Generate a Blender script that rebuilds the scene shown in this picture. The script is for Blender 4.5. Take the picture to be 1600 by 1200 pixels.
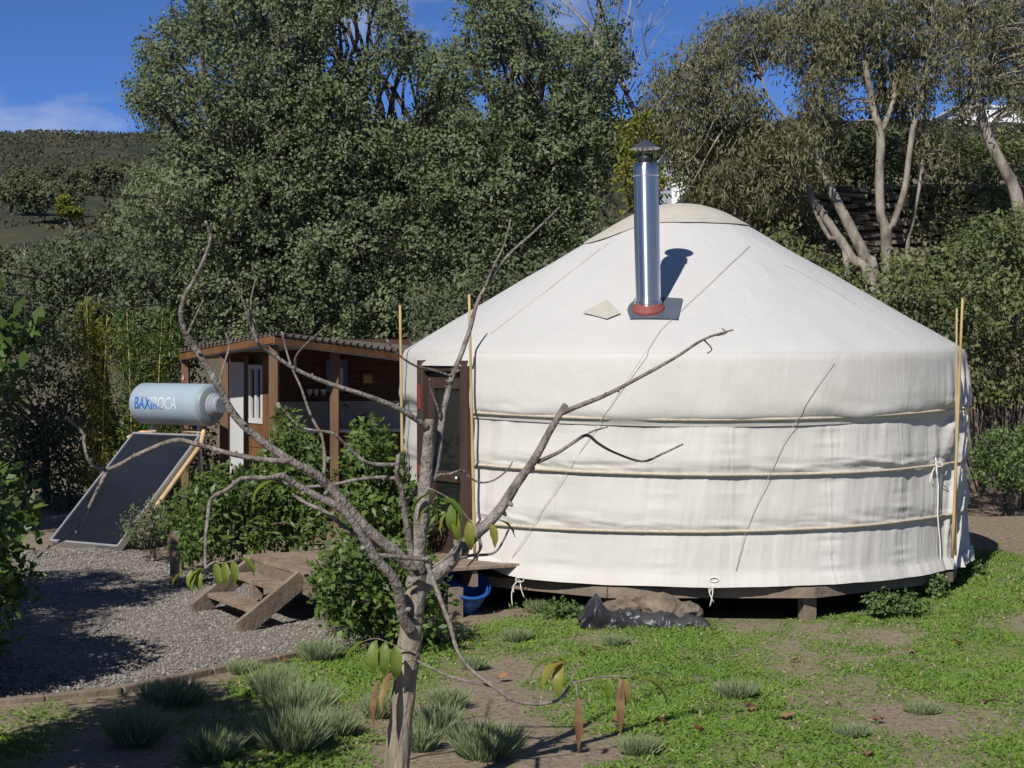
import bpy, bmesh, math, random
import numpy as np
from mathutils import Vector, Matrix
R = math.radians
for o in list(bpy.data.objects): bpy.data.objects.remove(o)
SC = bpy.context.scene
COL = SC.collection
# ------------------------------------------------------------------ camera
EYE = 2.1; F = 2700.0; HOR = 550.0
cam = bpy.data.cameras.new('camera'); camo = bpy.data.objects.new('camera', cam); COL.objects.link(camo)
camo.location = (0, 0, EYE); camo.rotation_euler = (R(90), 0, 0)
cam.sensor_width = 36; cam.lens = F / 1600 * 36; cam.shift_y = -50 / 1600
cam.clip_start = .1; cam.clip_end = 5000
SC.camera = camo
# ------------------------------------------------------------------ sky and sun
SUN = Vector((-.354, -.84, .80)).normalized()
elev = math.asin(SUN.z)
W = bpy.data.worlds.new('World'); SC.world = W; W.use_nodes = True
nt = W.node_tree; nt.nodes.clear()
wo = nt.nodes.new('ShaderNodeOutputWorld'); bg = nt.nodes.new('ShaderNodeBackground')
sky = nt.nodes.new('ShaderNodeTexSky'); sky.sky_type = 'NISHITA'; sky.sun_disc = False
sky.sun_elevation = elev; sky.sun_rotation = math.atan2(SUN.x, SUN.y)
sky.altitude = 2000; sky.air_density = .32; sky.dust_density = 0; sky.ozone_density = 9.5
tc = nt.nodes.new('ShaderNodeTexCoord')
mp = nt.nodes.new('ShaderNodeMapping'); mp.inputs['Scale'].default_value = (1, 1, 2.6); mp.inputs['Location'].default_value = (2.59, .9, 1.61)
cn = nt.nodes.new('ShaderNodeTexNoise'); cn.inputs['Scale'].default_value = 5.5; cn.inputs['Detail'].default_value = 8; cn.inputs['Roughness'].default_value = .55
cr = nt.nodes.new('ShaderNodeValToRGB'); cr.color_ramp.elements[0].position = .56; cr.color_ramp.elements[1].position = .80
mx = nt.nodes.new('ShaderNodeMix'); mx.data_type = 'RGBA'; mx.inputs[7].default_value = (3.4, 3.7, 4.3, 1)
L = nt.links.new
L(tc.outputs['Generated'], mp.inputs['Vector']); L(mp.outputs[0], cn.inputs['Vector']); L(cn.outputs['Fac'], cr.inputs['Fac'])
L(cr.outputs['Color'], mx.inputs['Factor']); L(sky.outputs[0], mx.inputs[6]); L(mx.outputs[2], bg.inputs['Color']); L(bg.outputs[0], wo.inputs['Surface'])
bg.inputs['Strength'].default_value = .115
sl = bpy.data.lights.new('sun', 'SUN'); sl.energy = 3.6; sl.angle = R(.53); sl.color = (1, .955, .88)
so = bpy.data.objects.new('sun', sl); COL.objects.link(so); so.rotation_euler = SUN.to_track_quat('Z', 'Y').to_euler(); so.location = (-10, -20, 30)
SC.view_settings.view_transform = 'Standard'; SC.view_settings.look = 'None'; SC.view_settings.exposure = .5; SC.view_settings.gamma = 1
SC.render.resolution_x = 1024; SC.render.resolution_y = 768
try: SC.cycles.max_bounces = 6; SC.cycles.transparent_max_bounces = 4
except Exception: pass
# ------------------------------------------------------------------ helpers
rng = np.random.default_rng(7); random.seed(7)
def at(px, py, d): return Vector(((px - 800) / F * d, d, EYE + (HOR - py) / F * d))
def ground_at(px, py):
    d = EYE * F / max(py - HOR, 1); return Vector(((px - 800) / F * d, d, 0))
def _h(ix, iy, s):
    n = (ix * 374761393 + iy * 668265263 + s * 974711) & 0x7fffffff
    n = ((n ^ (n >> 13)) * 1274126177) & 0x7fffffff
    return ((n ^ (n >> 16)) & 0xffff) / 65535.0
def vnoise(x, y, s=0):
    x = np.asarray(x, float); y = np.asarray(y, float)
    ix = np.floor(x).astype(np.int64); iy = np.floor(y).astype(np.int64); fx = x - ix; fy = y - iy
    fx = fx * fx * (3 - 2 * fx); fy = fy * fy * (3 - 2 * fy)
    a = _h(ix, iy, s); b = _h(ix + 1, iy, s); c = _h(ix, iy + 1, s); d = _h(ix + 1, iy + 1, s)
    return (a * (1 - fx) + b * fx) * (1 - fy) + (c * (1 - fx) + d * fx) * fy
def fbm(x, y, s=0, o=4):
    v = 0; a = .5
    for k in range(o): v = v + a * vnoise(np.asarray(x) * 2**k, np.asarray(y) * 2**k, s + k * 17); a *= .5
    return v / (1 - .5**o)
def sstep(a, b, x): t = np.clip((np.asarray(x, float) - a) / (b - a), 0, 1); return t * t * (3 - 2 * t)
ORG = {}
def org(o): return ORG.get(o.name, Vector((0, 0, 0)))
def tag(o, label=None, cat=None, group=None, kind=None):
    if label: o['label'] = label
    if cat: o['category'] = cat
    if group: o['group'] = group
    if kind: o['kind'] = kind
    return o
def thing(name, label, cat, loc=(0, 0, 0), group=None):
    o = bpy.data.objects.new(name, None); COL.objects.link(o); o.location = loc; o.empty_display_size = .2
    ORG[o.name] = Vector(loc); return tag(o, label, cat, group)
def link_mesh(name, me, mat, parent=None, origin=None):
    o = bpy.data.objects.new(name, me); COL.objects.link(o)
    if mat is not None and not me.materials: me.materials.append(mat)
    if parent is not None: o.parent = parent; ORG[o.name] = org(parent)
    elif origin is not None: o.location = origin; ORG[o.name] = Vector(origin)
    return o
class MB:
    def __init__(s): s.v = []; s.f = []
    def add(s, vs, fs):
        n = len(s.v); s.v.extend(tuple(p) for p in vs); s.f.extend(tuple(i + n for i in f) for f in fs); return s
    def box(s, c, half, ax=None, jit=0):
        c = Vector(c); ax = ax or (Vector((1, 0, 0)), Vector((0, 1, 0)), Vector((0, 0, 1)))
        vs = []
        for k in range(8):
            p = c.copy()
            for i in range(3): p += Vector(ax[i]) * half[i] * (1 if (k >> i) & 1 else -1)
            if jit: p += Vector((random.uniform(-jit, jit), random.uniform(-jit, jit), random.uniform(-jit, jit)))
            vs.append(p)
        return s.add(vs, [(0, 2, 3, 1), (4, 5, 7, 6), (0, 1, 5, 4), (2, 6, 7, 3), (0, 4, 6, 2), (1, 3, 7, 5)])
    def beam(s, a, b, w, h, up=(0, 0, 1)):
        a = Vector(a); b = Vector(b); d = (b - a); l = d.length; d.normalize(); u = Vector(up)
        sd = d.cross(u).normalized(); u = sd.cross(d).normalized()
        return s.box((a + b) / 2, (l / 2, w / 2, h / 2), (d, sd, u))
    def tube(s, pts, rad, sides=8, cap=True, rough=0.0):
        pts = [Vector(p) for p in pts]; n = len(pts)
        if not hasattr(rad, '__len__'): rad = [rad] * n
        T = [(pts[min(i + 1, n - 1)] - pts[max(i - 1, 0)]).normalized() for i in range(n)]
        u = T[0].orthogonal().normalized(); vs = []; fs = []
        for i in range(n):
            u = (u - T[i] * u.dot(T[i])); u = u.normalized() if u.length > 1e-6 else T[i].orthogonal().normalized()
            w = T[i].cross(u)
            for k in range(sides):
                a = 2 * math.pi * k / sides; r = rad[i] * (1 + (random.uniform(-rough, rough) if rough else 0))
                vs.append(pts[i] + (u * math.cos(a) + w * math.sin(a)) * r)
        for i in range(n - 1):
            for k in range(sides):
                k2 = (k + 1) % sides; fs.append((i * sides + k, i * sides + k2, (i + 1) * sides + k2, (i + 1) * sides + k))
        if cap: fs.append(tuple(range(sides - 1, -1, -1))); fs.append(tuple((n - 1) * sides + k for k in range(sides)))
        return s.add(vs, fs)
    def lathe(s, prof, o, axis=(0, 0, 1), sides=32, cap=True):
        axis = Vector(axis).normalized(); u = axis.orthogonal().normalized(); w = axis.cross(u); o = Vector(o); vs = []; fs = []
        for r, z in prof:
            for k in range(sides):
                a = 2 * math.pi * k / sides; vs.append(o + axis * z + (u * math.cos(a) + w * math.sin(a)) * r)
        for i in range(len(prof) - 1):
            for k in range(sides):
                k2 = (k + 1) % sides; fs.append((i * sides + k, i * sides + k2, (i + 1) * sides + k2, (i + 1) * sides + k))
        if cap: fs.append(tuple(range(sides - 1, -1, -1))); fs.append(tuple((len(prof) - 1) * sides + k for k in range(sides)))
        return s.add(vs, fs)
    def build(s, name, mat, parent=None, origin=None, smooth=False, bevel=0):
        o0 = org(parent) if parent is not None else Vector(origin or (0, 0, 0))
        me = bpy.data.meshes.new(name)
        a = np.array(s.v, float) - np.array(o0)
        me.from_pydata(a.tolist(), [], s.f); me.update()
        if smooth: me.polygons.foreach_set('use_smooth', [True] * len(me.polygons))
        o = link_mesh(name, me, mat, parent, o0)
        if parent is not None: ORG[o.name] = o0
        if bevel:
            m = o.modifiers.new('bevel', 'BEVEL'); m.width = bevel; m.segments = 2; m.limit_method = 'ANGLE'
        return o
def spline(pts, n=4):
    P = [np.array(p, float) for p in pts]
    if len(P) < 3:
        return [P[0] + (P[-1] - P[0]) * k / n for k in range(n + 1)]
    out = []
    for i in range(len(P) - 1):
        p0 = P[max(i - 1, 0)]; p1 = P[i]; p2 = P[i + 1]; p3 = P[min(i + 2, len(P) - 1)]
        for k in range(n):
            t = k / n
            out.append(.5 * (2 * p1 + (p2 - p0) * t + (2 * p0 - 5 * p1 + 4 * p2 - p3) * t * t + (3 * p1 - p0 - 3 * p2 + p3) * t**3))
    out.append(P[-1]); return out
def quads_mesh(name, V, attr=None, k=4, smooth=False):
    """V: (N*k,3) vertices, one k-gon after another"""
    n = len(V) // k; me = bpy.data.meshes.new(name)
    me.vertices.add(n * k); me.vertices.foreach_set('co', np.ascontiguousarray(V, dtype=np.float32).ravel())
    me.loops.add(n * k); me.loops.foreach_set('vertex_index', np.arange(n * k, dtype=np.int32))
    me.polygons.add(n); me.polygons.foreach_set('loop_start', np.arange(0, n * k, k, dtype=np.int32))
    me.polygons.foreach_set('loop_total', np.full(n, k, dtype=np.int32))
    if attr is not None:
        at_ = me.attributes.new('rnd', 'FLOAT', 'FACE'); at_.data.foreach_set('value', np.asarray(attr, dtype=np.float32))
    me.update(calc_edges=True); me.validate(); return me
def unit(a): return a / np.maximum(np.linalg.norm(a, axis=1, keepdims=True), 1e-9)
def leaf_arrays(P, A, length, width, N=None, fold=.15):
    """one rhombic leaf per point: P base, A axis"""
    n = len(P); A = unit(A)
    if N is None: N = rng.normal(size=(n, 3)) + np.array([0, -.25, .7])
    S = unit(np.cross(A, N)); N = np.cross(S, A)
    l = np.asarray(length).reshape(-1, 1) * np.ones((n, 1)); w = np.asarray(width).reshape(-1, 1) * np.ones((n, 1))
    mid = P + A * l * .45 + N * w * fold
    V = np.stack([P, mid + S * w * .5, P + A * l - N * l * .08, mid - S * w * .5], 1)
    return V.reshape(-1, 3)
# ------------------------------------------------------------------ materials
def new_mat(name):
    m = bpy.data.materials.new(name); m.use_nodes = True; t = m.node_tree; t.nodes.clear()
    o = t.nodes.new('ShaderNodeOutputMaterial'); p = t.nodes.new('ShaderNodeBsdfPrincipled'); t.links.new(p.outputs[0], o.inputs[0])
    return m, t, p, o
def ramp(t, stops):
    r = t.nodes.new('ShaderNodeValToRGB'); e = r.color_ramp.elements
    while len(e) < len(stops): e.new(.5)
    for i, (p, c) in enumerate(stops): e[i].position = p; e[i].color = (*c, 1)
    return r
def mat_noise(name, cols, scale=8, rough=.8, stretch=(1, 1, 1), bump=.0, bscale=None, metal=0, spec=.3, detail=6):
    m, t, p, o = new_mat(name); L = t.links.new
    c = t.nodes.new('ShaderNodeTexCoord'); mpn = t.nodes.new('ShaderNodeMapping'); mpn.inputs['Scale'].default_value = stretch
    n = t.nodes.new('ShaderNodeTexNoise'); n.inputs['Scale'].default_value = scale; n.inputs['Detail'].default_value = detail
    L(c.outputs['Object'], mpn.inputs[0]); L(mpn.outputs[0], n.inputs['Vector'])
    k = len(cols); r = ramp(t, [(.3 + .4 * i / max(k - 1, 1), cl) for i, cl in enumerate(cols)])
    L(n.outputs['Fac'], r.inputs[0]); L(r.outputs[0], p.inputs['Base Color'])
    p.inputs['Roughness'].default_value = rough; p.inputs['Metallic'].default_value = metal; p.inputs['Specular IOR Level'].default_value = spec
    if bump:
        n2 = t.nodes.new('ShaderNodeTexNoise'); n2.inputs['Scale'].default_value = bscale or scale * 3; n2.inputs['Detail'].default_value = 5
        L(mpn.outputs[0], n2.inputs['Vector']); b = t.nodes.new('ShaderNodeBump'); b.inputs['Strength'].default_value = bump; b.inputs['Distance'].default_value = .02
        L(n2.outputs['Fac'], b.inputs['Height']); L(b.outputs[0], p.inputs['Normal'])
    return m
def mat_leaf(name, stops, rough=.45, trans=.25, spec=.4):
    m, t, p, o = new_mat(name); L = t.links.new
    a = t.nodes.new('ShaderNodeAttribute'); a.attribute_name = 'rnd'
    r = ramp(t, stops); L(a.outputs['Fac'], r.inputs[0]); L(r.outputs[0], p.inputs['Base Color'])
    p.inputs['Roughness'].default_value = rough; p.inputs['Specular IOR Level'].default_value = spec
    tr = t.nodes.new('ShaderNodeBsdfTranslucent'); L(r.outputs[0], tr.inputs['Color'])
    mxs = t.nodes.new('ShaderNodeMixShader'); mxs.inputs[0].default_value = trans
    L(p.outputs[0], mxs.inputs[1]); L(tr.outputs[0], mxs.inputs[2]); L(mxs.outputs[0], o.inputs[0])
    return m
M = {}
M['canvas_roof'] = mat_noise('canvas_roof', [(.495, .49, .475), (.525, .52, .505)], 1.3, .85, bump=.12, bscale=180)  # same cloth as the wall, colour darkened to offset stronger sun on the slope
M['canvas'] = mat_noise('canvas', [(.525, .505, .465), (.58, .562, .528), (.605, .59, .562)], 1.6, .85, bump=.15, bscale=160)
def add_wrinkles(m, stretch, scale, strength, dist):
    t = m.node_tree; p = [n for n in t.nodes if n.type == 'BSDF_PRINCIPLED'][0]; c = t.nodes.new('ShaderNodeTexCoord'); mpn = t.nodes.new('ShaderNodeMapping'); mpn.inputs['Scale'].default_value = stretch
    mpn.inputs['Rotation'].default_value = (.0, .25, 0)
    n = t.nodes.new('ShaderNodeTexNoise'); n.inputs['Scale'].default_value = scale; n.inputs['Detail'].default_value = 4; n.inputs['Roughness'].default_value = .6; n.inputs['Distortion'].default_value = .6
    b = t.nodes.new('ShaderNodeBump'); b.inputs['Strength'].default_value = strength; b.inputs['Distance'].default_value = dist
    t.links.new(c.outputs['Object'], mpn.inputs[0]); t.links.new(mpn.outputs[0], n.inputs['Vector']); t.links.new(n.outputs['Fac'], b.inputs['Height'])
    old = p.inputs['Normal'].links[0].from_node; t.links.new(old.outputs[0], b.inputs['Normal']); t.links.new(b.outputs[0], p.inputs['Normal'])
add_wrinkles(M['canvas'], (1, 1, .3), 3.2, .30, .05); add_wrinkles(M['canvas'], (.5, .5, 1.2), 3, .22, .03)
add_wrinkles(M['canvas_roof'], (1, 1, .7), 2.2, .35, .05)
M['canvas_cream'] = mat_noise('canvas_cream', [(.42, .395, .34), (.48, .455, .40)], 5, .85)
M['rope'] = mat_noise('rope', [(.42, .36, .27), (.58, .52, .42)], 40, .9)
M['cord'] = mat_noise('cord', [(.40, .37, .32), (.5, .47, .42)], 60, .9)
M['tie'] = mat_noise('tie', [(.72, .70, .64), (.8, .78, .72)], 40, .9)
M['wood_dark'] = mat_noise('wood_dark', [(.040, .026, .020), (.080, .050, .038)], 6, .6, (1, 1, .2), .2)
M['wood_grey'] = mat_noise('wood_grey', [(.15, .115, .085), (.26, .21, .165)], 7, .85, (1, 1, 1), .4)
M['wood_deck'] = mat_noise('wood_deck', [(.17, .12, .085), (.30, .235, .18)], 9, .85, (1, 1, 1), .4)
M['wood_orange'] = mat_noise('wood_orange', [(.13, .062, .026), (.22, .11, .05)], 5, .6, (1, 1, .3), .2)
M['wood_brown'] = mat_noise('wood_brown', [(.060, .034, .022), (.105, .060, .038)], 5, .6, (1, 1, .3), .2)
M['post_brown'] = mat_noise('post_brown', [(.11, .06, .036), (.18, .105, .065)], 6, .65, (1, 1, .25), .2)
M['bamboo'] = mat_noise('bamboo', [(.36, .25, .11), (.52, .40, .22)], 9, .55, (1, 1, .3))
M['steel'] = mat_noise('steel', [(.5, .5, .5), (.62, .62, .62)], 3, .16, (1, 1, .2), metal=1)
def brushed():
    m, t, p, o = new_mat('steel_brushed'); L = t.links.new; p.inputs['Base Color'].default_value = (.72, .72, .71, 1); p.inputs['Metallic'].default_value = 1; p.inputs['Roughness'].default_value = .3; p.inputs['Anisotropic'].default_value = .9; p.inputs['Anisotropic Rotation'].default_value = .25
    tg = t.nodes.new('ShaderNodeTangent'); tg.direction_type = 'RADIAL'; tg.axis = 'Z'; L(tg.outputs[0], p.inputs['Tangent']); return m
M['steel'] = brushed()
M['steel_dull'] = mat_noise('steel_dull', [(.35, .36, .37), (.5, .5, .5)], 9, .4, metal=1)
M['steel_dark'] = mat_noise('steel_dark', [(.03, .03, .03), (.06, .06, .06)], 9, .5, metal=.6)
M['flash'] = mat_noise('flash', [(.16, .19, .24), (.26, .29, .34)], 5, .35, metal=.6)
M['red_rubber'] = mat_noise('red_rubber', [(.20, .055, .045), (.28, .09, .075)], 9, .6)
M['red_paint'] = mat_noise('red_paint', [(.20, .025, .02), (.32, .05, .04)], 30, .6)
M['glass_dark'] = mat_noise('glass_dark', [(.01, .012, .012), (.02, .022, .022)], 2, .08, spec=.5)
M['white_paint'] = mat_noise('white_paint', [(.55, .56, .57), (.62, .62, .62)], 3, .5)
M['grey_tile'] = mat_noise('grey_tile', [(.32, .30, .27), (.42, .40, .36)], 4, .5)
M['tank'] = mat_noise('tank', [(.30, .37, .43), (.34, .41, .47)], 2.5, .45)
M['tank_end'] = mat_noise('tank_end', [(.22, .27, .28), (.26, .31, .32)], 3, .5)  # shade on the end face is put into its darker colour
M['tank_cap'] = mat_noise('tank_cap', [(.26, .29, .33), (.31, .34, .38)], 5, .45)
M['panel_glass'] = mat_noise('panel_glass', [(.012, .014, .020), (.018, .020, .028)], 2, .12, spec=.5)
M['alu'] = mat_noise('alu', [(.55, .56, .58), (.66, .66, .67)], 5, .4, metal=.7)
M['foam'] = mat_noise('foam', [(.52, .36, .19), (.62, .46, .27)], 14, .8)
M['copper'] = mat_noise('copper', [(.40, .20, .14), (.5, .28, .2)], 14, .5, metal=.5)
M['tarp'] = mat_noise('tarp', [(.016, .017, .020), (.05, .052, .058)], 3, .42, bump=.5, bscale=14, spec=.5)
M['rock'] = mat_noise('rock', [(.09, .072, .055), (.24, .19, .14)], 9, .9, bump=.6, bscale=18)
M['slate'] = mat_noise('slate', [(.09, .075, .058), (.24, .20, .155)], 3, .9, bump=.5, bscale=20)
M['blue'] = mat_noise('blue', [(.012, .07, .28), (.02, .10, .36)], 4, .4)
M['bark_pale'] = mat_noise('bark_pale', [(.11, .092, .072), (.25, .22, .18), (.36, .325, .275)], 8, .85, (1, 1, .45), .8, 22)
M['bark_oak'] = mat_noise('bark_oak', [(.06, .05, .042), (.15, .125, .105)], 9, .9, (1, 1, .4), .5)
M['bark_young'] = mat_noise('bark_young', [(.10, .082, .068), (.205, .178, .155), (.30, .275, .25)], 22, .8, (1, 1, .7), .9, 70)
M['bark_base'] = mat_noise('bark_base', [(.16, .13, .095), (.28, .24, .185), (.40, .35, .29)], 16, .85, (1, 1, .3), .8, 55)
M['house_white'] = mat_noise('house_white', [(.74, .74, .74), (.82, .82, .82)], .5, .8)
M['roof_sheet'] = mat_noise('roof_sheet', [(.10, .085, .07), (.18, .15, .125)], 5, .8)
M['ceiling'] = mat_noise('ceiling', [(.45, .46, .46), (.52, .52, .52)], 3, .8)
M['cloth_blue'] = mat_noise('cloth_blue', [(.10, .15, .25), (.16, .22, .34)], 5, .9)
M['paper'] = mat_noise('paper', [(.30, .24, .13), (.48, .42, .28)], 6, .8)
M['black'] = mat_noise('black', [(.015, .015, .015), (.03, .03, .03)], 6, .6)
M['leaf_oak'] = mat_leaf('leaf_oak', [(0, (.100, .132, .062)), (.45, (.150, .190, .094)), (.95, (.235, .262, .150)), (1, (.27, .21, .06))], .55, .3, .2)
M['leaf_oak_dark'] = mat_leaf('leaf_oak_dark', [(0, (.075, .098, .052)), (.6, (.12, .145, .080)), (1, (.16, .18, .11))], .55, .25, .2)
M['leaf_euca'] = mat_leaf('leaf_euca', [(0, (.135, .142, .072)), (.55, (.205, .205, .112)), (1, (.28, .262, .155))], .55, .35, .2)
M['leaf_yellow'] = mat_leaf('leaf_yellow', [(0, (.10, .12, .02)), (.6, (.20, .22, .03)), (1, (.34, .30, .04))], .5, .4)
M['leaf_laurel'] = mat_leaf('leaf_laurel', [(0, (.050, .088, .022)), (.55, (.088, .142, .032)), (.9, (.14, .20, .042)), (1, (.20, .24, .05))], .45, .25, .3)
M['leaf_hedge'] = mat_leaf('leaf_hedge', [(0, (.085, .11, .040)), (.55, (.135, .165, .062)), (.9, (.19, .20, .08)), (1, (.26, .20, .08))], .5, .25, .25)
M['leaf_bush'] = mat_leaf('leaf_bush', [(0, (.055, .10, .028)), (.6, (.10, .165, .05)), (1, (.16, .22, .08))], .5, .25, .25)
M['leaf_bamboo'] = mat_leaf('leaf_bamboo', [(0, (.055, .095, .02)), (.6, (.10, .16, .03)), (1, (.17, .22, .05))], .5, .35)
M['leaf_hill'] = mat_leaf('leaf_hill', [(0, (.060, .070, .040)), (.6, (.095, .105, .058)), (1, (.14, .14, .08))], .7, .1, .1)
M['grass'] = mat_leaf('grass', [(0, (.10, .19, .038)), (.40, (.16, .27, .045)), (.62, (.21, .31, .06)), (.74, (.17, .23, .09)), (.86, (.30, .25, .16)), (1, (.46, .39, .27))], .6, .35, .15)
M['tuft'] = mat_leaf('tuft', [(0, (.15, .21, .10)), (.6, (.24, .30, .15)), (1, (.36, .38, .23))], .6, .35, .15)
M['fallen'] = mat_leaf('fallen', [(0, (.20, .085, .045)), (.5, (.28, .13, .07)), (1, (.34, .22, .12))], .7, .2, .2)
M['gravel'] = mat_leaf('gravel', [(0, (.13, .118, .105)), (.5, (.23, .21, .19)), (.85, (.33, .305, .28)), (1, (.46, .43, .39))], .85, 0, .2)
def mat_bigleaf():
    m, t, p, o = new_mat('leaf_young'); L = t.links.new
    c = t.nodes.new('ShaderNodeTexCoord'); oi = t.nodes.new('ShaderNodeObjectInfo')
    n = t.nodes.new('ShaderNodeTexNoise'); n.inputs['Scale'].default_value = 14; n.noise_dimensions = '4D'
    L(c.outputs['Object'], n.inputs['Vector']); L(oi.outputs['Random'], n.inputs['W'])
    ad = t.nodes.new('ShaderNodeMath'); ad.operation = 'MULTIPLY_ADD'; ad.inputs[1].default_value = .45
    L(oi.outputs['Color'], ad.inputs[0]) if False else L(n.outputs['Fac'], ad.inputs[0])
    sp = t.nodes.new('ShaderNodeSeparateColor'); L(oi.outputs['Color'], sp.inputs[0]); L(sp.outputs[0], ad.inputs[2])
    r = ramp(t, [(.15, (.10, .17, .022)), (.45, (.20, .24, .035)), (.65, (.30, .24, .06)), (.85, (.20, .10, .055)), (1.0, (.13, .07, .05))])
    L(ad.outputs[0], r.inputs[0]); L(r.outputs[0], p.inputs['Base Color']); p.inputs['Roughness'].default_value = .5
    tr = t.nodes.new('ShaderNodeBsdfTranslucent'); L(r.outputs[0], tr.inputs['Color']); ms = t.nodes.new('ShaderNodeMixShader'); ms.inputs[0].default_value = .35
    L(p.outputs[0], ms.inputs[1]); L(tr.outputs[0], ms.inputs[2]); L(ms.outputs[0], o.inputs[0]); return m
M['leaf_young'] = mat_bigleaf()
def mat_ground():
    m, t, p, o = new_mat('soil'); L = t.links.new
    g = t.nodes.new('ShaderNodeNewGeometry')
    n1 = t.nodes.new('ShaderNodeTexNoise'); n1.inputs['Scale'].default_value = 1.1; n1.inputs['Detail'].default_value = 8
    n2 = t.nodes.new('ShaderNodeTexNoise'); n2.inputs['Scale'].default_value = 22; n2.inputs['Detail'].default_value = 8; n2.inputs['Roughness'].default_value = .7
    L(g.outputs['Position'], n1.inputs['Vector']); L(g.outputs['Position'], n2.inputs['Vector'])
    r1 = ramp(t, [(.36, (.175, .132, .095)), (.5, (.25, .20, .15)), (.68, (.33, .275, .21))]); L(n2.outputs['Fac'], r1.inputs[0])
    r2 = ramp(t, [(.45, (0, 0, 0)), (.62, (1, 1, 1))]); L(n1.outputs['Fac'], r2.inputs[0])
    sx = t.nodes.new('ShaderNodeSeparateXYZ'); L(g.outputs['Position'], sx.inputs[0])
    mr = t.nodes.new('ShaderNodeMapRange'); mr.inputs[1].default_value = 24; mr.inputs[2].default_value = 45; L(sx.outputs['Y'], mr.inputs[0])
    gm = t.nodes.new('ShaderNodeMix'); gm.data_type = 'RGBA'; L(r1.outputs[0], gm.inputs[6]); gm.inputs[7].default_value = (.15, .19, .06, 1)
    ga = t.nodes.new('ShaderNodeAttribute'); ga.attribute_name = 'green'; mm = t.nodes.new('ShaderNodeMath'); mm.operation = 'MULTIPLY'; L(n1.outputs['Fac'], mm.inputs[1]); L(ga.outputs['Fac'], mm.inputs[0]); mm.use_clamp = True; L(mm.outputs[0], gm.inputs[0])
    n3 = t.nodes.new('ShaderNodeTexNoise'); n3.inputs['Scale'].default_value = .09; n3.inputs['Detail'].default_value = 10; n3.inputs['Roughness'].default_value = .72; L(g.outputs['Position'], n3.inputs['Vector'])
    r3 = ramp(t, [(.36, (.026, .034, .025)), (.5, (.045, .053, .035)), (.64, (.085, .076, .052)), (.74, (.07, .08, .044))]); L(n3.outputs['Fac'], r3.inputs[0])
    fm = t.nodes.new('ShaderNodeMix'); fm.data_type = 'RGBA'; L(mr.outputs[0], fm.inputs[0]); L(gm.outputs[2], fm.inputs[6]); L(r3.outputs[0], fm.inputs[7])
    L(fm.outputs[2], p.inputs['Base Color']); p.inputs['Roughness'].default_value = .95; p.inputs['Specular IOR Level'].default_value = .1
    b = t.nodes.new('ShaderNodeBump'); b.inputs['Strength'].default_value = .6; b.inputs['Distance'].default_value = .03; L(n2.outputs['Fac'], b.inputs['Height']); L(b.outputs[0], p.inputs['Normal'])
    return m
M['soil'] = mat_ground()
M['path'] = mat_noise('path', [(.14, .12, .10), (.26, .235, .205)], 45, .95, bump=.6, bscale=60)
# ------------------------------------------------------------------ ground
LP = [(0, 0), (30, 0), (60, 6), (100, 11.4), (180, 21.5), (500, 65), (640, 77), (1000, 50)]
RP = [(0, 0), (25.75, 0), (26.0, 4.55), (40, 6.3), (70, 11.4), (150, 20), (500, 58), (1000, 50)]
def gz(x, y):
    x = np.asarray(x, float); y = np.asarray(y, float)
    l = np.interp(y, *zip(*LP)); r = np.interp(y, *zip(*RP))
    w = sstep(.085, .135, x / np.maximum(y, 1)) * sstep(20, 22, y)
    far = sstep(60, 300, y); z = l * (1 - w) + r * w
    z = z * (1 + far * (.22 * (fbm(x / 130 + 3, y / 400, 5) - .5)))
    return z + (fbm(x * .8, y * .8, 9) - .5) * .05 * (1 + 12 * sstep(30, 90, y)) + sstep(2.2, 4.8, x) * .17 * sstep(10.5, 13.5, y) * (1 - w)
def axis_pts(lo, hi, step, far, k):
    a = list(np.arange(lo, hi + 1e-6, step)); s = step; x = a[-1]
    while x < far: s *= k; x += s; a.append(x)
    return a
ys = axis_pts(-14, 31, .3, 1000, 1.12); ys = sorted(set([-400., -150., -60., -25.] + ys + [25.7, 25.78, 25.95, 26.02]))
xr = axis_pts(0, 11, .3, 700, 1.14); xs = sorted([-v for v in xr[1:]] + xr)
X, Y = np.meshgrid(xs, ys); Z = gz(X, Y)
nx = len(xs); gm_ = bpy.data.meshes.new('ground')
idx = np.arange(len(ys) * nx).reshape(len(ys), nx)
fc = np.stack([idx[:-1, :-1], idx[:-1, 1:], idx[1:, 1:], idx[1:, :-1]], -1).reshape(-1, 4)
gm_.from_pydata(np.stack([X, Y, Z], -1).reshape(-1, 3).tolist(), [], fc.tolist()); gm_.update()
gm_.polygons.foreach_set('use_smooth', [True] * len(gm_.polygons))
def lawn_mask(x, y):
    g1 = fbm(x * .9 + 5, y * .55, 91, 4); right = sstep(-.8, 1.4, x) * .20; near = -.05 * sstep(10.5, 8.5, y); lf = -.17 * sstep(.9, -.6, x) * (1 - .5 * sstep(9.2, 8.2, y))
    dirt = .25 * np.exp(-(((x - 4.2) / 1.0)**2 + ((y - 12.8) / 1.2)**2)) + .25 * sstep(15.5, 17, y) + .22 * sstep(4.0, 5.0, x) * sstep(12, 13.5, y)
    return (g1 - .5) * 1.25 + .5 + right + near + lf - dirt
ga_ = gm_.attributes.new('green', 'FLOAT', 'POINT'); ga_.data.foreach_set('value', np.clip((lawn_mask(X, Y) - .46) * 7, 0, 1.5).ravel().astype(np.float32))
g = link_mesh('ground', gm_, M['soil']); tag(g, 'dry brown garden soil running up into the hillside', None, kind='structure')
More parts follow.
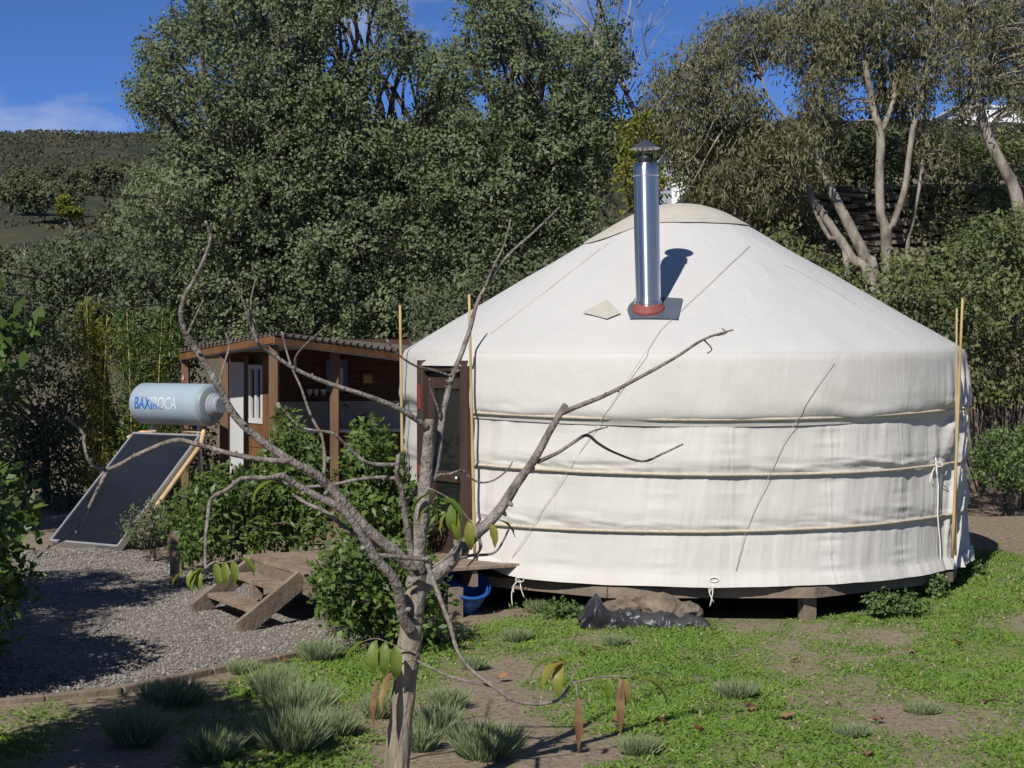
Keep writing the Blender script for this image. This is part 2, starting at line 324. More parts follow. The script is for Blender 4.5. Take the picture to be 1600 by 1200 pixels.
# gravel path
GP = [ground_at(*p) for p in [(-60, 1110), (100, 1092), (230, 1074), (340, 1050), (450, 1030), (560, 1006), (620, 975), (560, 925), (420, 905), (330, 900), (250, 880), (215, 862), (60, 862), (-120, 900), (-260, 1000)]]
def in_poly(x, y, P):
    x = np.asarray(x); y = np.asarray(y); c = np.zeros(x.shape, bool); n = len(P)
    for i in range(n):
        x1, y1 = P[i][0], P[i][1]; x2, y2 = P[(i + 1) % n][0], P[(i + 1) % n][1]
        if y1 == y2: continue
        c ^= ((y1 > y) != (y2 > y)) & (x < (x2 - x1) * (y - y1) / (y2 - y1) + x1)
    return c
cx = np.mean([p.x for p in GP]); cy = np.mean([p.y for p in GP])
pm = MB(); ring = [Vector(p) for p in spline([*GP, GP[0]], 5)][:-1]
rows = [(1, .012), (.8, .022), (.5, .024), (.2, .024)]
pv = []; pf = []; nr = len(ring)
for s, z in rows:
    for p in ring:
        x = cx + (p.x - cx) * s; y = cy + (p.y - cy) * s; pv.append((x, y, float(gz(x, y)) + z))
for i in range(len(rows) - 1):
    for k in range(nr): k2 = (k + 1) % nr; pf.append((i * nr + k, i * nr + k2, (i + 1) * nr + k2, (i + 1) * nr + k))
pf.append(tuple((len(rows) - 1) * nr + k for k in range(nr)))
pm.add(pv, pf); tag(pm.build('gravel_path', M['path']), 'grey gravel path leading to the wooden steps', None, kind='structure')
# loose stones of the path: one mass
N = 24000
bx = rng.uniform(-6, 0, 140000); by = rng.uniform(10, 19, 140000); k = in_poly(bx, by, GP) & (bx / by > -.33); bx = bx[k][:N]; by = by[k][:N]; N = len(bx)
ico = bmesh.new(); bmesh.ops.create_icosphere(ico, subdivisions=1, radius=1); IV = np.array([v.co for v in ico.verts]); IF = np.array([[v.index for v in f.verts] for f in ico.faces]); ico.free()
sc = (rng.uniform(.006, .014, (N, 1, 1)) * rng.uniform(.6, 1.3, (N, 1, 3))); sc[:, :, 2] *= .7
ang = rng.uniform(0, 6.28, N); ca, sa = np.cos(ang), np.sin(ang)
V = IV[None] * (1 + rng.uniform(-.18, .18, (N, 12, 1))) * sc
V = np.stack([V[..., 0] * ca[:, None] - V[..., 1] * sa[:, None], V[..., 0] * sa[:, None] + V[..., 1] * ca[:, None], V[..., 2]], -1)
V += np.stack([bx, by, gz(bx, by) + .026], -1)[:, None]
me = bpy.data.meshes.new('gravel'); T = V[:, IF].reshape(-1, 3)
me = quads_mesh('gravel', T, np.repeat(rng.beta(2, 2.5, N), 20), 3)
tag(link_mesh('gravel', me, M['gravel']), 'loose grey gravel stones covering the path', 'gravel', kind='stuff')
# ------------------------------------------------------------------ yurt
YC = Vector((1.553, 15.95, 0)); YS = .978; YR = 2.6
yurt = thing('yurt', 'white canvas yurt with steel chimney on a low timber platform', 'yurt', YC)
def ypos(th, r, z): r = r * YS; return Vector((YC.x + r * math.sin(th), YC.y - r * math.cos(th), z))
D0, D1 = R(-66), R(-47.5)          # door opening
def conez(r): return 2.125 + (2.6 - r) * .575
ROPES = [1.556, 1.165, .706]
def folds(th, z):
    """radial waviness of the canvas wall"""
    d = np.degrees(th); ri = sstep(50, 60, d) * (1 - sstep(100, 120, d)); le = 1 - sstep(-44, -30, d)
    tt = th * 2.6
    sl = tt - .5 * (z - 1.0) * (ri + .3)
    a = .030 * (fbm(sl * 2.6 + 7, z * .8, 21, 3) - .5) + .018 * (fbm(sl * 8, z * .9 + 3, 22, 3) - .5) * (.3 + 1.4 * vnoise(tt * 1.3, z * 1.1, 28))
    a = a + ri * (.15 * (fbm(sl * 8.5, z * .7, 23, 2) - .5) + .05 * (vnoise(sl * 19, z * .8, 24) - .5))
    a = a + le * .04 * (fbm(sl * 8, z * .3, 26, 2) - .5)
    return a
def wall_r(th, z):
    lv = [2.05] + ROPES + [.29]; b = 0 * z
    for i in range(4):
        t = np.clip((lv[i] - z) / (lv[i] - lv[i + 1]), 0, 1); ins = (z <= lv[i]) & (z > lv[i + 1])
        sag = np.sin(np.pi * t**2.2) * .020 if i < 3 else .03 * t
        b = np.where(ins, sag, b)
    # horizontal pull wrinkles close to the ropes
    wr = 0
    for q in ROPES[1:]:
        wr = wr + .048 * np.exp(-np.abs(z - q - .045) / .045) * (fbm(th * 7 + z * 6, z * 16, 31, 3) - .4) * (z > q) * (.3 + 1.5 * vnoise(th * 2.2, z, 33))
    sm = 0
    for q in (-28, -8.5, 3.6, 22, 39, 57): sm = sm + .0028 * np.exp(-((np.degrees(th) - q) / .28)**2) + .010 * np.exp(-((np.degrees(th) - q) / 3.)**2) * (vnoise(th * 3, z * 26, 35) - .5)
    return 2.585 + b + sm + folds(th, z) * sstep(0, .12, 1.6 - z) + wr
def skirt_bulge(th): return .5 + fbm(th * 3.1 + 4, th * 0, 41, 3)
t0, t1 = D1, D0 + 2 * math.pi
ths = np.concatenate([np.linspace(t0, R(100), 860)[:-1], np.linspace(R(100), t1, 160)]); zs = np.linspace(1.60, .325, 110)
TH, ZZ = np.meshgrid(ths, zs)
lift = .10 * sstep(-34, -47, np.degrees(TH)) + .018 * (fbm(TH * 2.6, TH * 0, 12) - .5)
tz = (1.60 - ZZ) / 1.275; Z2 = ZZ + lift * tz**3
RR = wall_r(TH, ZZ) + .02 * sstep(.42, .31, ZZ) * vnoise(TH * 7, TH * 0, 13)
def grid(name, P, mat, parent, mask=None, smooth=True, closed=False):
    a, b, _ = P.shape; m = MB(); m.v = [tuple(p) for p in P.reshape(-1, 3)]; ix = np.arange(a * b).reshape(a, b)
    for i in range(a - 1):
        for j in range(b - 1 if not closed else b):
            if mask is None or mask[i, j]:
                j2 = (j + 1) % b; m.f.append((ix[i, j], ix[i, j2], ix[i + 1, j2], ix[i + 1, j]))
    return m.build(name, mat, parent, smooth=smooth)
def cyl(TH, RR, ZZ): RR = RR * YS; return np.stack([YC.x + RR * np.sin(TH), YC.y - RR * np.cos(TH), ZZ], -1)
wall = grid('wall_canvas', cyl(TH, RR, Z2), M['canvas'], yurt)
# hem band folded up at the bottom of the wall
zh = np.linspace(.375, .285, 6); TH2, ZH = np.meshgrid(ths[:950], zh)
l2 = .10 * sstep(-34, -47, np.degrees(TH2)) + .022 * (fbm(TH2 * 3.3, TH2 * 0, 14) - .5)
grid('hem', cyl(TH2, wall_r(TH2, np.maximum(ZH, .31)) + .022 + .03 * (.375 - ZH) / .09 * (.4 + vnoise(TH2 * 8, TH2 * 0, 15)), ZH + l2), M['canvas'], wall)
# roof canvas: cone, rounded eave, skirt down to the first rope
prof = [(.45, conez(.45) - .02)] + [(r, conez(r)) for r in np.linspace(.6, 2.5, 34)] + [(2.56, 2.143), (2.595, 2.118), (2.613, 2.085), (2.621, 2.03)]
ncone = len(prof)
prof += [(2.624, 1.98), (2.628, 1.93), (2.631, 1.89), (2.634, 1.85), (2.637, 1.81), (2.640, 1.77), (2.641, 1.73), (2.642, 1.70), (2.642, 1.67), (2.641, 1.64), (2.637, 1.615), (2.630, 1.595), (2.622, 1.58), (2.604, 1.56), (2.596, 1.52)]
pr = np.array([p[0] for p in prof]); pz = np.array([p[1] for p in prof])
thr = np.concatenate([np.linspace(D1, R(100), 620)[:-1], np.linspace(R(100), D1 + 2 * math.pi, 220)]); nt2 = len(thr)
TR, PR = np.meshgrid(thr, pr); _, PZ = np.meshgrid(thr, pz)
sk = sstep(2.0, 1.75, PZ)
dg = np.degrees(TR); ri = sstep(50, 60, dg) * (1 - sstep(95, 115, dg))
bul = sk * (1 - sstep(1.60, 1.545, PZ))
low = sstep(1.78, 1.62, PZ) * bul
RRf = PR + .020 * bul * (fbm(TR * 5 + 1, PZ * .8, 51, 3) * 1.6 - .7) + .05 * low * (fbm(TR * 6 + PZ * 3, PZ * 7, 55, 3) - .42) * (.2 + 1.4 * vnoise(TR * 2.7 + 1, PZ * 0, 56)) + ri * sstep(2.06, 1.9, PZ) * .12 * (fbm(TR * 22 - PZ * 1.6, PZ * .6, 52, 2) - .5)
ZZf = PZ + .07 * np.sin(TR)**2 * sstep(1.8, 1.6, PZ) + .07 * sk * (fbm(TR * 4 + 9, TR * 0, 53, 3) - .5) * (PZ > 1.53) - .0025 * (1 - sk) * np.sin(TR * 21 + np.sin(TR * 5))**2 * np.clip((PR - .5) / 2, 0, 1) * (PZ > 2.14) + .022 * (fbm(TR * 3, PR * 2, 54) - .5) * (PZ > 2.14)
msk = np.ones((len(prof) - 1, nt2 - 1), bool)
mid = (thr[:-1] + thr[1:]) / 2
for i in range(ncone - 1, len(prof) - 1): msk[i] = mid < D0 + 2 * math.pi
roof = grid('roof_canvas', cyl(TR, RRf, ZZf), M['canvas_roof'], yurt, msk)
roof.data.materials.append(M['canvas'])  # skirt takes the lighter wall tone, as it faces the sun less directly
mi = []
for i_ in range(len(prof) - 1): mi += [1 if i_ >= ncone - 2 else 0] * int(msk[i_].sum())
roof.data.polygons.foreach_set('material_index', mi)
# valance over the door
vt = np.linspace(D0 - .02, D1 + .02, 20); vz = np.array([2.06, 2.035, 1.985]); TV, ZV = np.meshgrid(vt, vz)
grid('door_valance', cyl(TV, 2.632 + 0 * TV + .02 * (2.06 - ZV) / .07, ZV), M['canvas'], roof)
# crown cover
ct = np.linspace(0, 2 * math.pi, 97)[:-1]; cs = np.linspace(.0, 1, 16)
CT, CS = np.meshgrid(ct, cs); rm = .66 + .30 * np.maximum(0, np.cos(2 * (CT + R(70))))**2
CR = np.maximum(.01, CS * rm); dome = 3.435 - .27 * CR**2 - .10 * CR**4
da = 3.44 - .30 * CR**2; db = conez(CR); CZ = -np.logaddexp(-da / .03, -db / .03) * .03 + .030 - .016 * CS
CZ = CZ + .010 * (fbm(CT * 5, CR * 4, 61) - .5)
grid('crown_cover', cyl(CT, CR, CZ), M['canvas_cream'], roof, closed=True)
# ropes round the wall
def ring_rope(z, r_add, name='rope', rad=.012, dz=0.0):
    tt = np.linspace(D1 - .02, R(118), 150); zz = z + .02 * np.sin(tt * 1.3 + z * 9) + dz * np.sin(tt) ** 2
    rr = wall_r(tt, np.full_like(tt, z - .001)) + r_add
    m = MB(); m.tube([ypos(a, b, c) for a, b, c in zip(tt, rr, zz)], rad, 6); return m.build(name, M['rope'], yurt, smooth=True)
for z, a in zip(ROPES, (.030, .022, .022)): ring_rope(z, a, rad=.0135, dz=.075 if z > 1.5 else .02)
# cords crossing the canvas at a slant (from picked surface points)
def on_yurt(px, py, off=.012):
    d = Vector(((px - 800) / F, 1, (HOR - py) / F)); o = Vector((0, 0, EYE)); t = 12.5
    while t < 19:
        p = o + d * t; rr = math.hypot(p.x - YC.x, p.y - YC.y)
        lim = (2.600 + .045 * float(sstep(1.5, 1.66, p.z))) * YS if p.z < 2.10 else (2.6 - (p.z - 2.125) / .575) * YS + .004
        if rr < lim + off: return p
        t += .004
    return o + d * 14
def cord(pts, rad=.0022, mat='cord', name='cord', off=.014):
    P = []
    for (a, b) in zip(pts[:-1], pts[1:]):
        for k in range(8): P.append(on_yurt(a[0] + (b[0] - a[0]) * k / 8, a[1] + (b[1] - a[1]) * k / 8, off))
    m = MB(); m.tube(P, rad, 5); return m.build(name, M[mat], yurt, smooth=True)
cord([(1172, 384), (1032, 515), (940, 655), (842, 805), (795, 880)])
cord([(1302, 560), (1225, 690), (1165, 830), (1148, 900)])
cord([(938, 388), (862, 448), (752, 532)])
cord([(1225, 412), (1290, 445), (1345, 480)])
# white strap hanging down with a knot
cord([(1462, 715), (1466, 760), (1465, 805), (1469, 850), (1470, 888)], .0065, 'tie', 'strap', .03)
def knot(p, s=1.0, parent=yurt, n=3, name='tied_cord', mat='tie'):
    m = MB(); p = Vector(p)
    for k in range(n):
        a = random.uniform(-1, 1); l = random.uniform(.16, .42) * s
        pts = [p, p + Vector((a * .05, -.02, -.03)) * s, p + Vector((a * .07, -.03, -l * .5)), p + Vector((a * .05 + random.uniform(-.03, .03), -.02, -l))]
        m.tube(spline(pts, 4), .0045, 5)
    lp = [p + Vector((.06 * math.cos(t) * s * (1 if k else 1), -.03, .035 * math.sin(t) * s)) for k, t in enumerate(np.linspace(0, 6.28, 14))]
    m.tube(lp, .0045, 5); return m.build(name, M[mat], parent, smooth=True)
for px, py in [(1466, 725), (1115, 905), (812, 905), (1502, 640), (1500, 725)]:
    p = on_yurt(px, min(py, 905), .03); knot(p, .55)
# door
dth = (D0 + D1) / 2; dn = Vector((math.sin(dth), -math.cos(dth), 0)); dt = Vector((math.cos(dth), math.sin(dth), 0)); up = Vector((0, 0, 1))
dc = ypos(dth, 2.57, 0); hw = .40
door = MB()
for s in (-1, 1): door.box(dc + dt * s * (hw - .045) + up * 1.17, (.05, .06, .86), (dt, dn, up))
door.box(dc + up * 1.985, (hw - .096, .058, .048), (dt, dn, up)); door.box(dc + up * .335, (hw - .096, .058, .025), (dt, dn, up))
dr = door.build('door', M['wood_dark'], yurt, bevel=.006)
lf = MB()
for s in (-1, 1): lf.box(dc - dn * .02 + dt * s * .255 + up * 1.145, (.045, .025, .78), (dt, dn, up))
for z, h in ((1.86, .07), (.52, .15), (1.05, .045)): lf.box(dc - dn * .02 + up * z, (.209, .024, h), (dt, dn, up))
lf.build('door_leaf', M['wood_dark'], dr, bevel=.004)
MB().box(dc - dn * .02 + up * 1.44, (.209, .006, .348), (dt, dn, up)).build('pane', M['glass_dark'], dr)
MB().box(dc - dn * .02 + up * .84, (.209, .006, .165), (dt, dn, up)).build('pane', M['glass_dark'], dr)
for z in (1.72, 1.02): MB().box(dc + dn * .062 - dt * (hw - .045) + up * z, (.022, .003, .11), (dt, dn, up)).build('painted_mark', M['red_paint'], dr)
MB().lathe([(.012, 0), (.012, .04), (.026, .045), (.028, .065), (.012, .08)], dc + dn * .005 + dt * .255 + up * 1.05, dn, 12).build('handle', M['steel_dull'], dr, smooth=True)
# inside darkness is real: floor and lattice rail
# platform
fl = MB(); fl.lathe([(2.56, .285), (2.56, .318)], YC, sides=48); fl.build('platform_floor', M['wood_dark'], yurt)
for k in range(10):
    a0 = R(-54 + 36 * k); a1 = a0 + R(36)
    MB().beam(ypos(a0, 2.66, .225), ypos(a1, 2.66, .225), .045, .082).build('platform_beam', M['wood_grey'], yurt)
for k in range(10):
    th = R(-18 - 36 + 36 * k) + (.0)
    if k in (0,): continue
    MB().box(ypos(th, 2.54, .05), (.055, .055, .132), (Vector((math.cos(th), math.sin(th), 0)), Vector((math.sin(th), -math.cos(th), 0)), up)).build('platform_post', M['wood_grey'], yurt, bevel=.006)
for rr, n in ((1.3, 5), (0, 1)):
    for k in range(n): MB().box(ypos(R(72 * k), rr, .11), (.05, .05, .172)).build('platform_post', M['wood_grey'], yurt)
for yy in (-1.9, -.95, 0, .95, 1.9):
    w_ = math.sqrt(2.5**2 - yy**2) - .1; MB().box(YC + Vector((0, yy, .24)), (w_, .04, .043)).build('joist', M['wood_dark'], yurt)
# chimney
cb = Vector((1.105, 14.0, 2.44)); ca_ = (Vector((-.02, -.01, 1))).normalized(); PRD = .103
ch = MB(); ch.lathe([(PRD + .006, .0), (PRD + .006, .02), (PRD + .012, .025), (PRD + .012, .04), (PRD + .006, .045), (PRD + .006, .06), (PRD, .062), (PRD, 1.06), (PRD + .007, 1.065), (PRD + .007, 1.085), (PRD, 1.09), (PRD, 1.135), (PRD - .02, 1.165), (PRD - .035, 1.17)], cb + ca_ * .02, ca_, 40)
chim = ch.build('chimney', M['steel'], yurt, smooth=False)
for p in chim.data.polygons: p.use_smooth = len(p.vertices) == 4
md = chim.modifiers.new('edge', 'EDGE_SPLIT'); md.split_angle = R(35)
MB().lathe([(.058, 1.16), (.058, 1.24)], cb + ca_ * .02, ca_, 20).build('flue', M['steel_dark'], chim, smooth=True)
for a in (0.4, 1.97, 3.54, 5.1):
    u = ca_.orthogonal().normalized(); w_ = ca_.cross(u); q = cb + ca_ * 1.17 + (u * math.cos(a) + w_ * math.sin(a)) * .066
    MB().beam(q, q + ca_ * .135, .012, .004).build('cap_strut', M['steel_dull'], chim)
cp = MB().lathe([(.120, 1.285), (.123, 1.288), (.065, 1.325), (.012, 1.358), (.004, 1.36)], cb + ca_ * .02, ca_, 32).build('rain_cap', M['steel_dull'], chim)
rs = Vector((0, 1, .575)).normalized()          # uphill direction of the roof at the chimney
thc = math.atan2(cb.x - YC.x, YC.y - cb.y); rad_ = Vector((math.sin(thc), -math.cos(thc), 0)); tan_ = Vector((math.cos(thc), math.sin(thc), 0))
dnh = (rad_ - up * .575).normalized(); nrm = tan_.cross(dnh); nrm = nrm if nrm.z > 0 else -nrm
rc = math.hypot(cb.x - YC.x, cb.y - YC.y); base = Vector((cb.x, cb.y, conez(rc / YS)))
fm_ = MB(); pv = []; pf = []
for i in range(13):
    for j in range(9):
        u_ = -.17 + .43 * i / 12; v_ = -.17 + .34 * j / 8; q = base + tan_ * u_ + dnh * v_; r_ = math.hypot(q.x - YC.x, q.y - YC.y)
        if i == 0: q += tan_ * .06 * ((j - 4) / 4)**2
        pv.append(Vector((q.x, q.y, conez(r_ / YS) + .018)))
for i in range(12):
    for j in range(8): a = i * 9 + j; pf.append((a, a + 1, a + 10, a + 9))
fm_.add(pv, pf); fl_ = fm_.build('flashing', M['flash'], chim); sm = fl_.modifiers.new('solid', 'SOLIDIFY'); sm.thickness = .006
MB().lathe([(.135, -.03), (.135, .018), (.128, .028), (.118, .04), (.111, .06), (.108, .065)], base + nrm * .0, (nrm * .75 + ca_ * .25), 32).build('rubber_boot', M['red_rubber'], chim, smooth=True)
# little vent flap beside the chimney
q0 = on_yurt(910, 488, .02); q1 = on_yurt(952, 474, .02); q2 = on_yurt(948, 498, .02); q3 = on_yurt(970, 489, .02); ap = (q1 + q2) / 2 + nrm * .11
MB().add([q0, q1, q2, ap, q3], [(0, 2, 3), (0, 3, 1), (3, 4, 1), (2, 4, 3)]).build('vent_flap', M['canvas_cream'], roof)
# bamboo poles leaning on the yurt
def pole(px0, py0, px1, py1, d, label, r=.014):
    a = at(px1, py1, d); b = at(px0, py0, d + .02); o = MB(); n = 9; pts = []; rr = []
    for k in range(n):
        t = k / (n - 1); pts += [a + (b - a) * t]; rr += [r * (1 - .25 * t) * (1.12 if k % 2 else 1)]
    o.tube(pts, rr, 8); q = o.build('bamboo_pole', M['bamboo'], None, origin=a, smooth=True); tag(q, label, 'pole'); return q
def yd(th, r=2.68): return YC.y - r * math.cos(th)
pole(625, 477, 630, 812, 15.2, 'thin yellow cane upright left of the yurt door frame')
pole(733, 460, 742, 872, yd(R(-46.2), 2.705), 'yellow cane upright right of the yurt door, across the canvas', .0135)
pole(1504, 466, 1488, 872, 14.28, 'taller grey tan cane of the pair beside hanging white straps', .013)
pole(1495, 482, 1493, 868, 14.33, 'shorter cane of the pair at the folded canvas edge', .010)
# ------------------------------------------------------------------ deck and steps
e = Vector((.48, -.875, 0)).normalized(); nn = Vector((.875, .48, 0)).normalized(); P1 = Vector((-2.26, 14.5, 0))
DZ = .40
deck = thing('deck', 'weathered plank deck in front of the yurt door', 'deck', P1)
npk = 14; pw = 1.66 / npk
for i in range(npk):
    c0 = P1 + e * pw * (i + .5); ln = 1.45 + .05 * random.random() + .035 * i
    MB().box(c0 + nn * (ln / 2) + up * (DZ - .014 + random.uniform(-.003, .003)), (ln / 2, pw / 2 - .004, .014), (nn, e, up)).build('plank', M['wood_deck'], deck, bevel=.003)
for off in (.015, .75, 1.35): MB().box(P1 + e * .83 + nn * off + up * (DZ - .03 - .068), (.025, .80, .066), (nn, e, up)).build('joist', M['wood_grey'], deck)
for (u_, v_) in ((.06, .10), (1.58, .10), (.06, 1.30), (1.58, 1.2)):
    p = P1 + e * u_ + nn * v_; MB().box(Vector((p.x, p.y, .10)), (.045, .045, .135), (nn, e, up)).build('post', M['wood_grey'], deck)
steps = thing('wooden_steps', 'weathered two tread wooden steps leading from gravel up to the deck', 'steps', (-2.2, 13.2, 0))
for u_ in (.30, 1.36):
    top = P1 + e * u_ - nn * .02 + up * .35; foot = top + Vector((-.40, -.46, 0)); foot.z = .03
    MB().beam(top, foot, .035, .15).build('stringer', M['wood_grey'], steps, bevel=.004)
for z, run in ((.285, .15), (.15, .40)):
    MB().box(P1 + e * .83 + Vector((-.65, -.75, 0)) * run + up * z, (.10, .50, .017), (nn, e, up)).build('tread', M['wood_deck'], steps, bevel=.004)
pst = ground_at(273, 922)
ps = thing('wooden_stake', 'short pale wooden stake with a block on top beside the gravel', 'stake', pst)
MB().box(pst + up * .19, (.036, .036, .23)).build('shaft', M['wood_deck'], ps, bevel=.005)
MB().box(pst + up * .47, (.048, .044, .05)).build('head_block', M['wood_deck'], ps, bevel=.005)
# timber edging between gravel and lawn
EP = [(-40, 1106), (70, 1096), (190, 1082), (330, 1053), (430, 1034), (520, 1014)]
for i in range(len(EP) - 1):
    a = ground_at(*EP[i]); b = ground_at(*EP[i + 1]); a.z = b.z = .008; b = a + (b - a) * .985
    o = MB().beam(a, b, .06, .07).build('edging_board', M['wood_grey'], None, origin=(a + b) / 2, bevel=.01)
    tag(o, 'low weathered timber board edging the gravel path', 'edging', 'timber edging boards of the path')
# ------------------------------------------------------------------ solar water heater
wv = Vector((.83, -.56, 0)).normalized(); uh = Vector((.56, .83, 0)).normalized()
BR = Vector((-4.10, 18.0, .06)); PWID = 1.05
ul = (uh * 1.22 + up * 1.12); plen = ul.length; ul = ul.normalized(); pn = wv.cross(ul); pn = pn if pn.z > 0 else -pn
heater = thing('solar_water_heater', 'solar water heater with pale blue tank above a tilted dark collector', 'water heater', (-4.2, 18.6, 0))
pc = BR - wv * PWID / 2 + ul * plen / 2
MB().box(pc - pn * .03, (PWID / 2 - .03, plen / 2 - .03, .03), (wv, ul, pn)).build('collector_box', M['steel_dark'], heater)
MB().box(pc + pn * .004, (PWID / 2 - .024, plen / 2 - .024, .003), (wv, ul, pn)).build('collector_glass', M['panel_glass'], heater)
for s in (-1, 1):
    MB().box(pc + wv * s * (PWID / 2 - .012) - pn * .02, (.012, plen / 2, .04), (wv, ul, pn)).build('collector_frame', M['alu'], heater)
    MB().box(pc + ul * s * (plen / 2 - .012) - pn * .021, (PWID / 2 - .025, .012, .04), (wv, ul, pn)).build('collector_frame', M['alu'], heater)
TRc = BR + ul * plen; TC = BR - wv * (PWID / 2 - .03) + ul * plen + up * .335 + uh * .10; TRD = .235; TLN = 1.06
tk = MB().lathe([(TRD - .045, -TLN / 2), (TRD - .02, -TLN / 2 + .015), (TRD, -TLN / 2 + .05), (TRD, TLN / 2 - .012), (TRD - .012, TLN / 2)], TC, wv, 56).build('tank', M['tank'], heater)
for p in tk.data.polygons: p.use_smooth = len(p.vertices) == 4
tk.modifiers.new('edge', 'EDGE_SPLIT').split_angle = R(30)
en = MB().lathe([(TRD - .012, TLN / 2), (TRD - .03, TLN / 2 + .035), (.15, TLN / 2 + .055), (.0, TLN / 2 + .055)], TC, wv, 48, cap=False).build('tank_end', M['tank_end'], tk, smooth=True)
en.modifiers.new('edge', 'EDGE_SPLIT').split_angle = R(30)
cpz = MB().lathe([(.135, TLN / 2 + .05), (.135, TLN / 2 + .075), (.115, TLN / 2 + .09), (.115, TLN / 2 + .11), (.10, TLN / 2 + .12), (.10, TLN / 2 + .16), (.085, TLN / 2 + .17)], TC, wv, 40).build('service_cap', M['tank_cap'], tk)
for p in cpz.data.polygons: p.use_smooth = len(p.vertices) == 4
cpz.modifiers.new('edge', 'EDGE_SPLIT').split_angle = R(30)
for s in (-.36, .36):
    q = TC + wv * s; MB().tube([q - up * (TRD - .01), q - up * .36 + uh * -.02], .014, 8).build('bracket', M['alu'], heater)
    MB().beam(q - up * .36, q + uh * .10 - up * (TC.z - .0), .035, .035).build('stand_leg', M['alu'], heater)
    MB().beam(q + uh * .06 - up * .40, BR - wv * (PWID / 2 - s * 1.2) + uh * .05 + up * 0, .03, .03).build('stand_rail', M['alu'], heater)
tr = TRc + wv * .05
MB().tube(spline([TC + wv * .40 - up * .22, TC + wv * .44 - up * .30, tr + up * .04 - uh * .02, tr - ul * .10 - pn * .03], 5) + [np.array(tr - ul * (plen * .72) - pn * .04)], .026, 10).build('insulated_pipe', M['foam'], heater, smooth=True)
MB().tube(spline([TC - wv * .36 - up * .24, TC - wv * .30 - up * .30, TC - wv * .52 - up * .33, TRc - wv * (PWID + .04) - ul * .08], 5), .024, 10).build('insulated_pipe', M['foam'], heater, smooth=True)
MB().tube(spline([TC + wv * .10 - up * .23, TC + wv * .14 - up * .29, TC + wv * .42 - up * .30], 5), .022, 10).build('insulated_pipe', M['foam'], heater, smooth=True)
MB().lathe([(.014, 0), (.014, .03), (.022, .035), (.022, .06), (.010, .07), (.010, .10)], TC + up * (TRD - .004) + wv * .12, (0, 0, 1), 12).build('relief_valve', M['copper'], heater, smooth=True)
# lettering on the tank
def mat_letter():
    m, t, p, o = new_mat('lettering'); L = t.links.new
    c = t.nodes.new('ShaderNodeAttribute'); c.attribute_name = 'fade'
    r = ramp(t, [(.42, (.02, .13, .42)), (.58, (.50, .55, .60))]); L(c.outputs['Fac'], r.inputs[0]); L(r.outputs[0], p.inputs['Base Color']); p.inputs['Roughness'].default_value = .5
    return m
cu = bpy.data.curves.new('lettering', 'FONT'); cu.body = 'BAXIROCA'; cu.size = .19; cu.space_character = 1.0; cu.offset = .004
to = bpy.data.objects.new('lettering_src', cu); COL.objects.link(to); bpy.context.view_layer.update()
tm = bpy.data.meshes.new_from_object(to.evaluated_get(bpy.context.evaluated_depsgraph_get())); bpy.data.objects.remove(to)
bm = bmesh.new(); bm.from_mesh(tm); bmesh.ops.triangulate(bm, faces=bm.faces[:]); bmesh.ops.subdivide_edges(bm, edges=bm.edges[:], cuts=2)
fade = bm.verts.layers.float.new('fade'); nf = Vector((-.56, -.83, 0)).normalized(); wmax = max(v.co.x for v in bm.verts)
for v in bm.verts:
    u_, h_ = v.co.x, v.co.y; u_ *= .66 / wmax; v[fade] = min(1, max(0, (h_ / .15) * .75 + (u_ / .66 - .36) * 1.6)); a = (h_ - .085) / TRD + .16
    v.co = TC + wv * (u_ - TLN / 2 + .12) + (nf * math.cos(a) + up * math.sin(a)) * (TRD + .0025) - org(tk)
lm = bpy.data.meshes.new('lettering'); bm.to_mesh(lm); bm.free(); link_mesh('lettering', lm, mat_letter(), tk)
# ------------------------------------------------------------------ cabin
CF = .12
cab = thing('cabin', 'brown timber cabin with open porch kitchen beneath a low roof', 'cabin', (-2.6, 20.5, 0))
A = at(282, 548, 20.8); B = at(427, 521, 18.6); C_ = at(645, 551, 20.4); D_ = Vector((-2.3, 24.0, 2.24)); E_ = Vector((-4.6, 23.6, 2.1)); G_ = Vector((.1, 23.4, 2.06))
def slab(name, poly, th, mat, parent):
    n = len(poly); m = MB(); m.add([p for p in poly] + [p - up * th for p in poly], [tuple(range(n)), tuple(range(2 * n - 1, n - 1, -1))] + [(i, (i + 1) % n + 0, (i + 1) % n + n, i + n)[::-1] for i in range(n)])
    return m.build(name, mat, parent)
rf = slab('roof', [A, B, D_, E_], .02, M['roof_sheet'], cab); slab('roof', [B, C_, G_, D_], .02, M['roof_sheet'], cab)
slab('ceiling', [p - up * .10 for p in (A, B, D_, E_)], .02, M['ceiling'], cab); slab('ceiling', [p - up * .10 for p in (B, C_, G_, D_)], .02, M['ceiling'], cab)
for a, b in ((A, B), (B, C_)):
    MB().beam(a - up * .075, b - up * .065, .035, .075).build('fascia', M['wood_orange'], cab)
    # corrugated edge
    n = int((b - a).length / .11)
    for k in range(n): q = a + (b - a) * ((k + .5) / n); dv = (D_ - B).normalized(); MB().tube([q + up * .012 - dv * .05, q + up * .014 + dv * 1.2], .012, 6).build('corrugation', M['roof_sheet'], rf)
def cpost(px, d, ztop, w=.05):
    p = at(px, 550, d); MB().box(Vector((p.x, p.y, (ztop + CF) / 2)), (w, w, (ztop - CF) / 2)).build('porch_post', M['post_brown'], cab, bevel=.006)
cpost(290, 20.85, 2.0, .045); cpost(351, 19.9, 2.08); cpost(428, 18.75, 2.185, .05); cpost(523, 19.55, 2.12, .05)
slab('floor', [Vector((-4.2, 20.6, CF)), Vector((-2.6, 18.5, CF)), Vector((-.6, 19.4, CF)), Vector((.2, 23.2, CF)), Vector((-4.4, 23.4, CF))], .10, M['wood_deck'], cab)
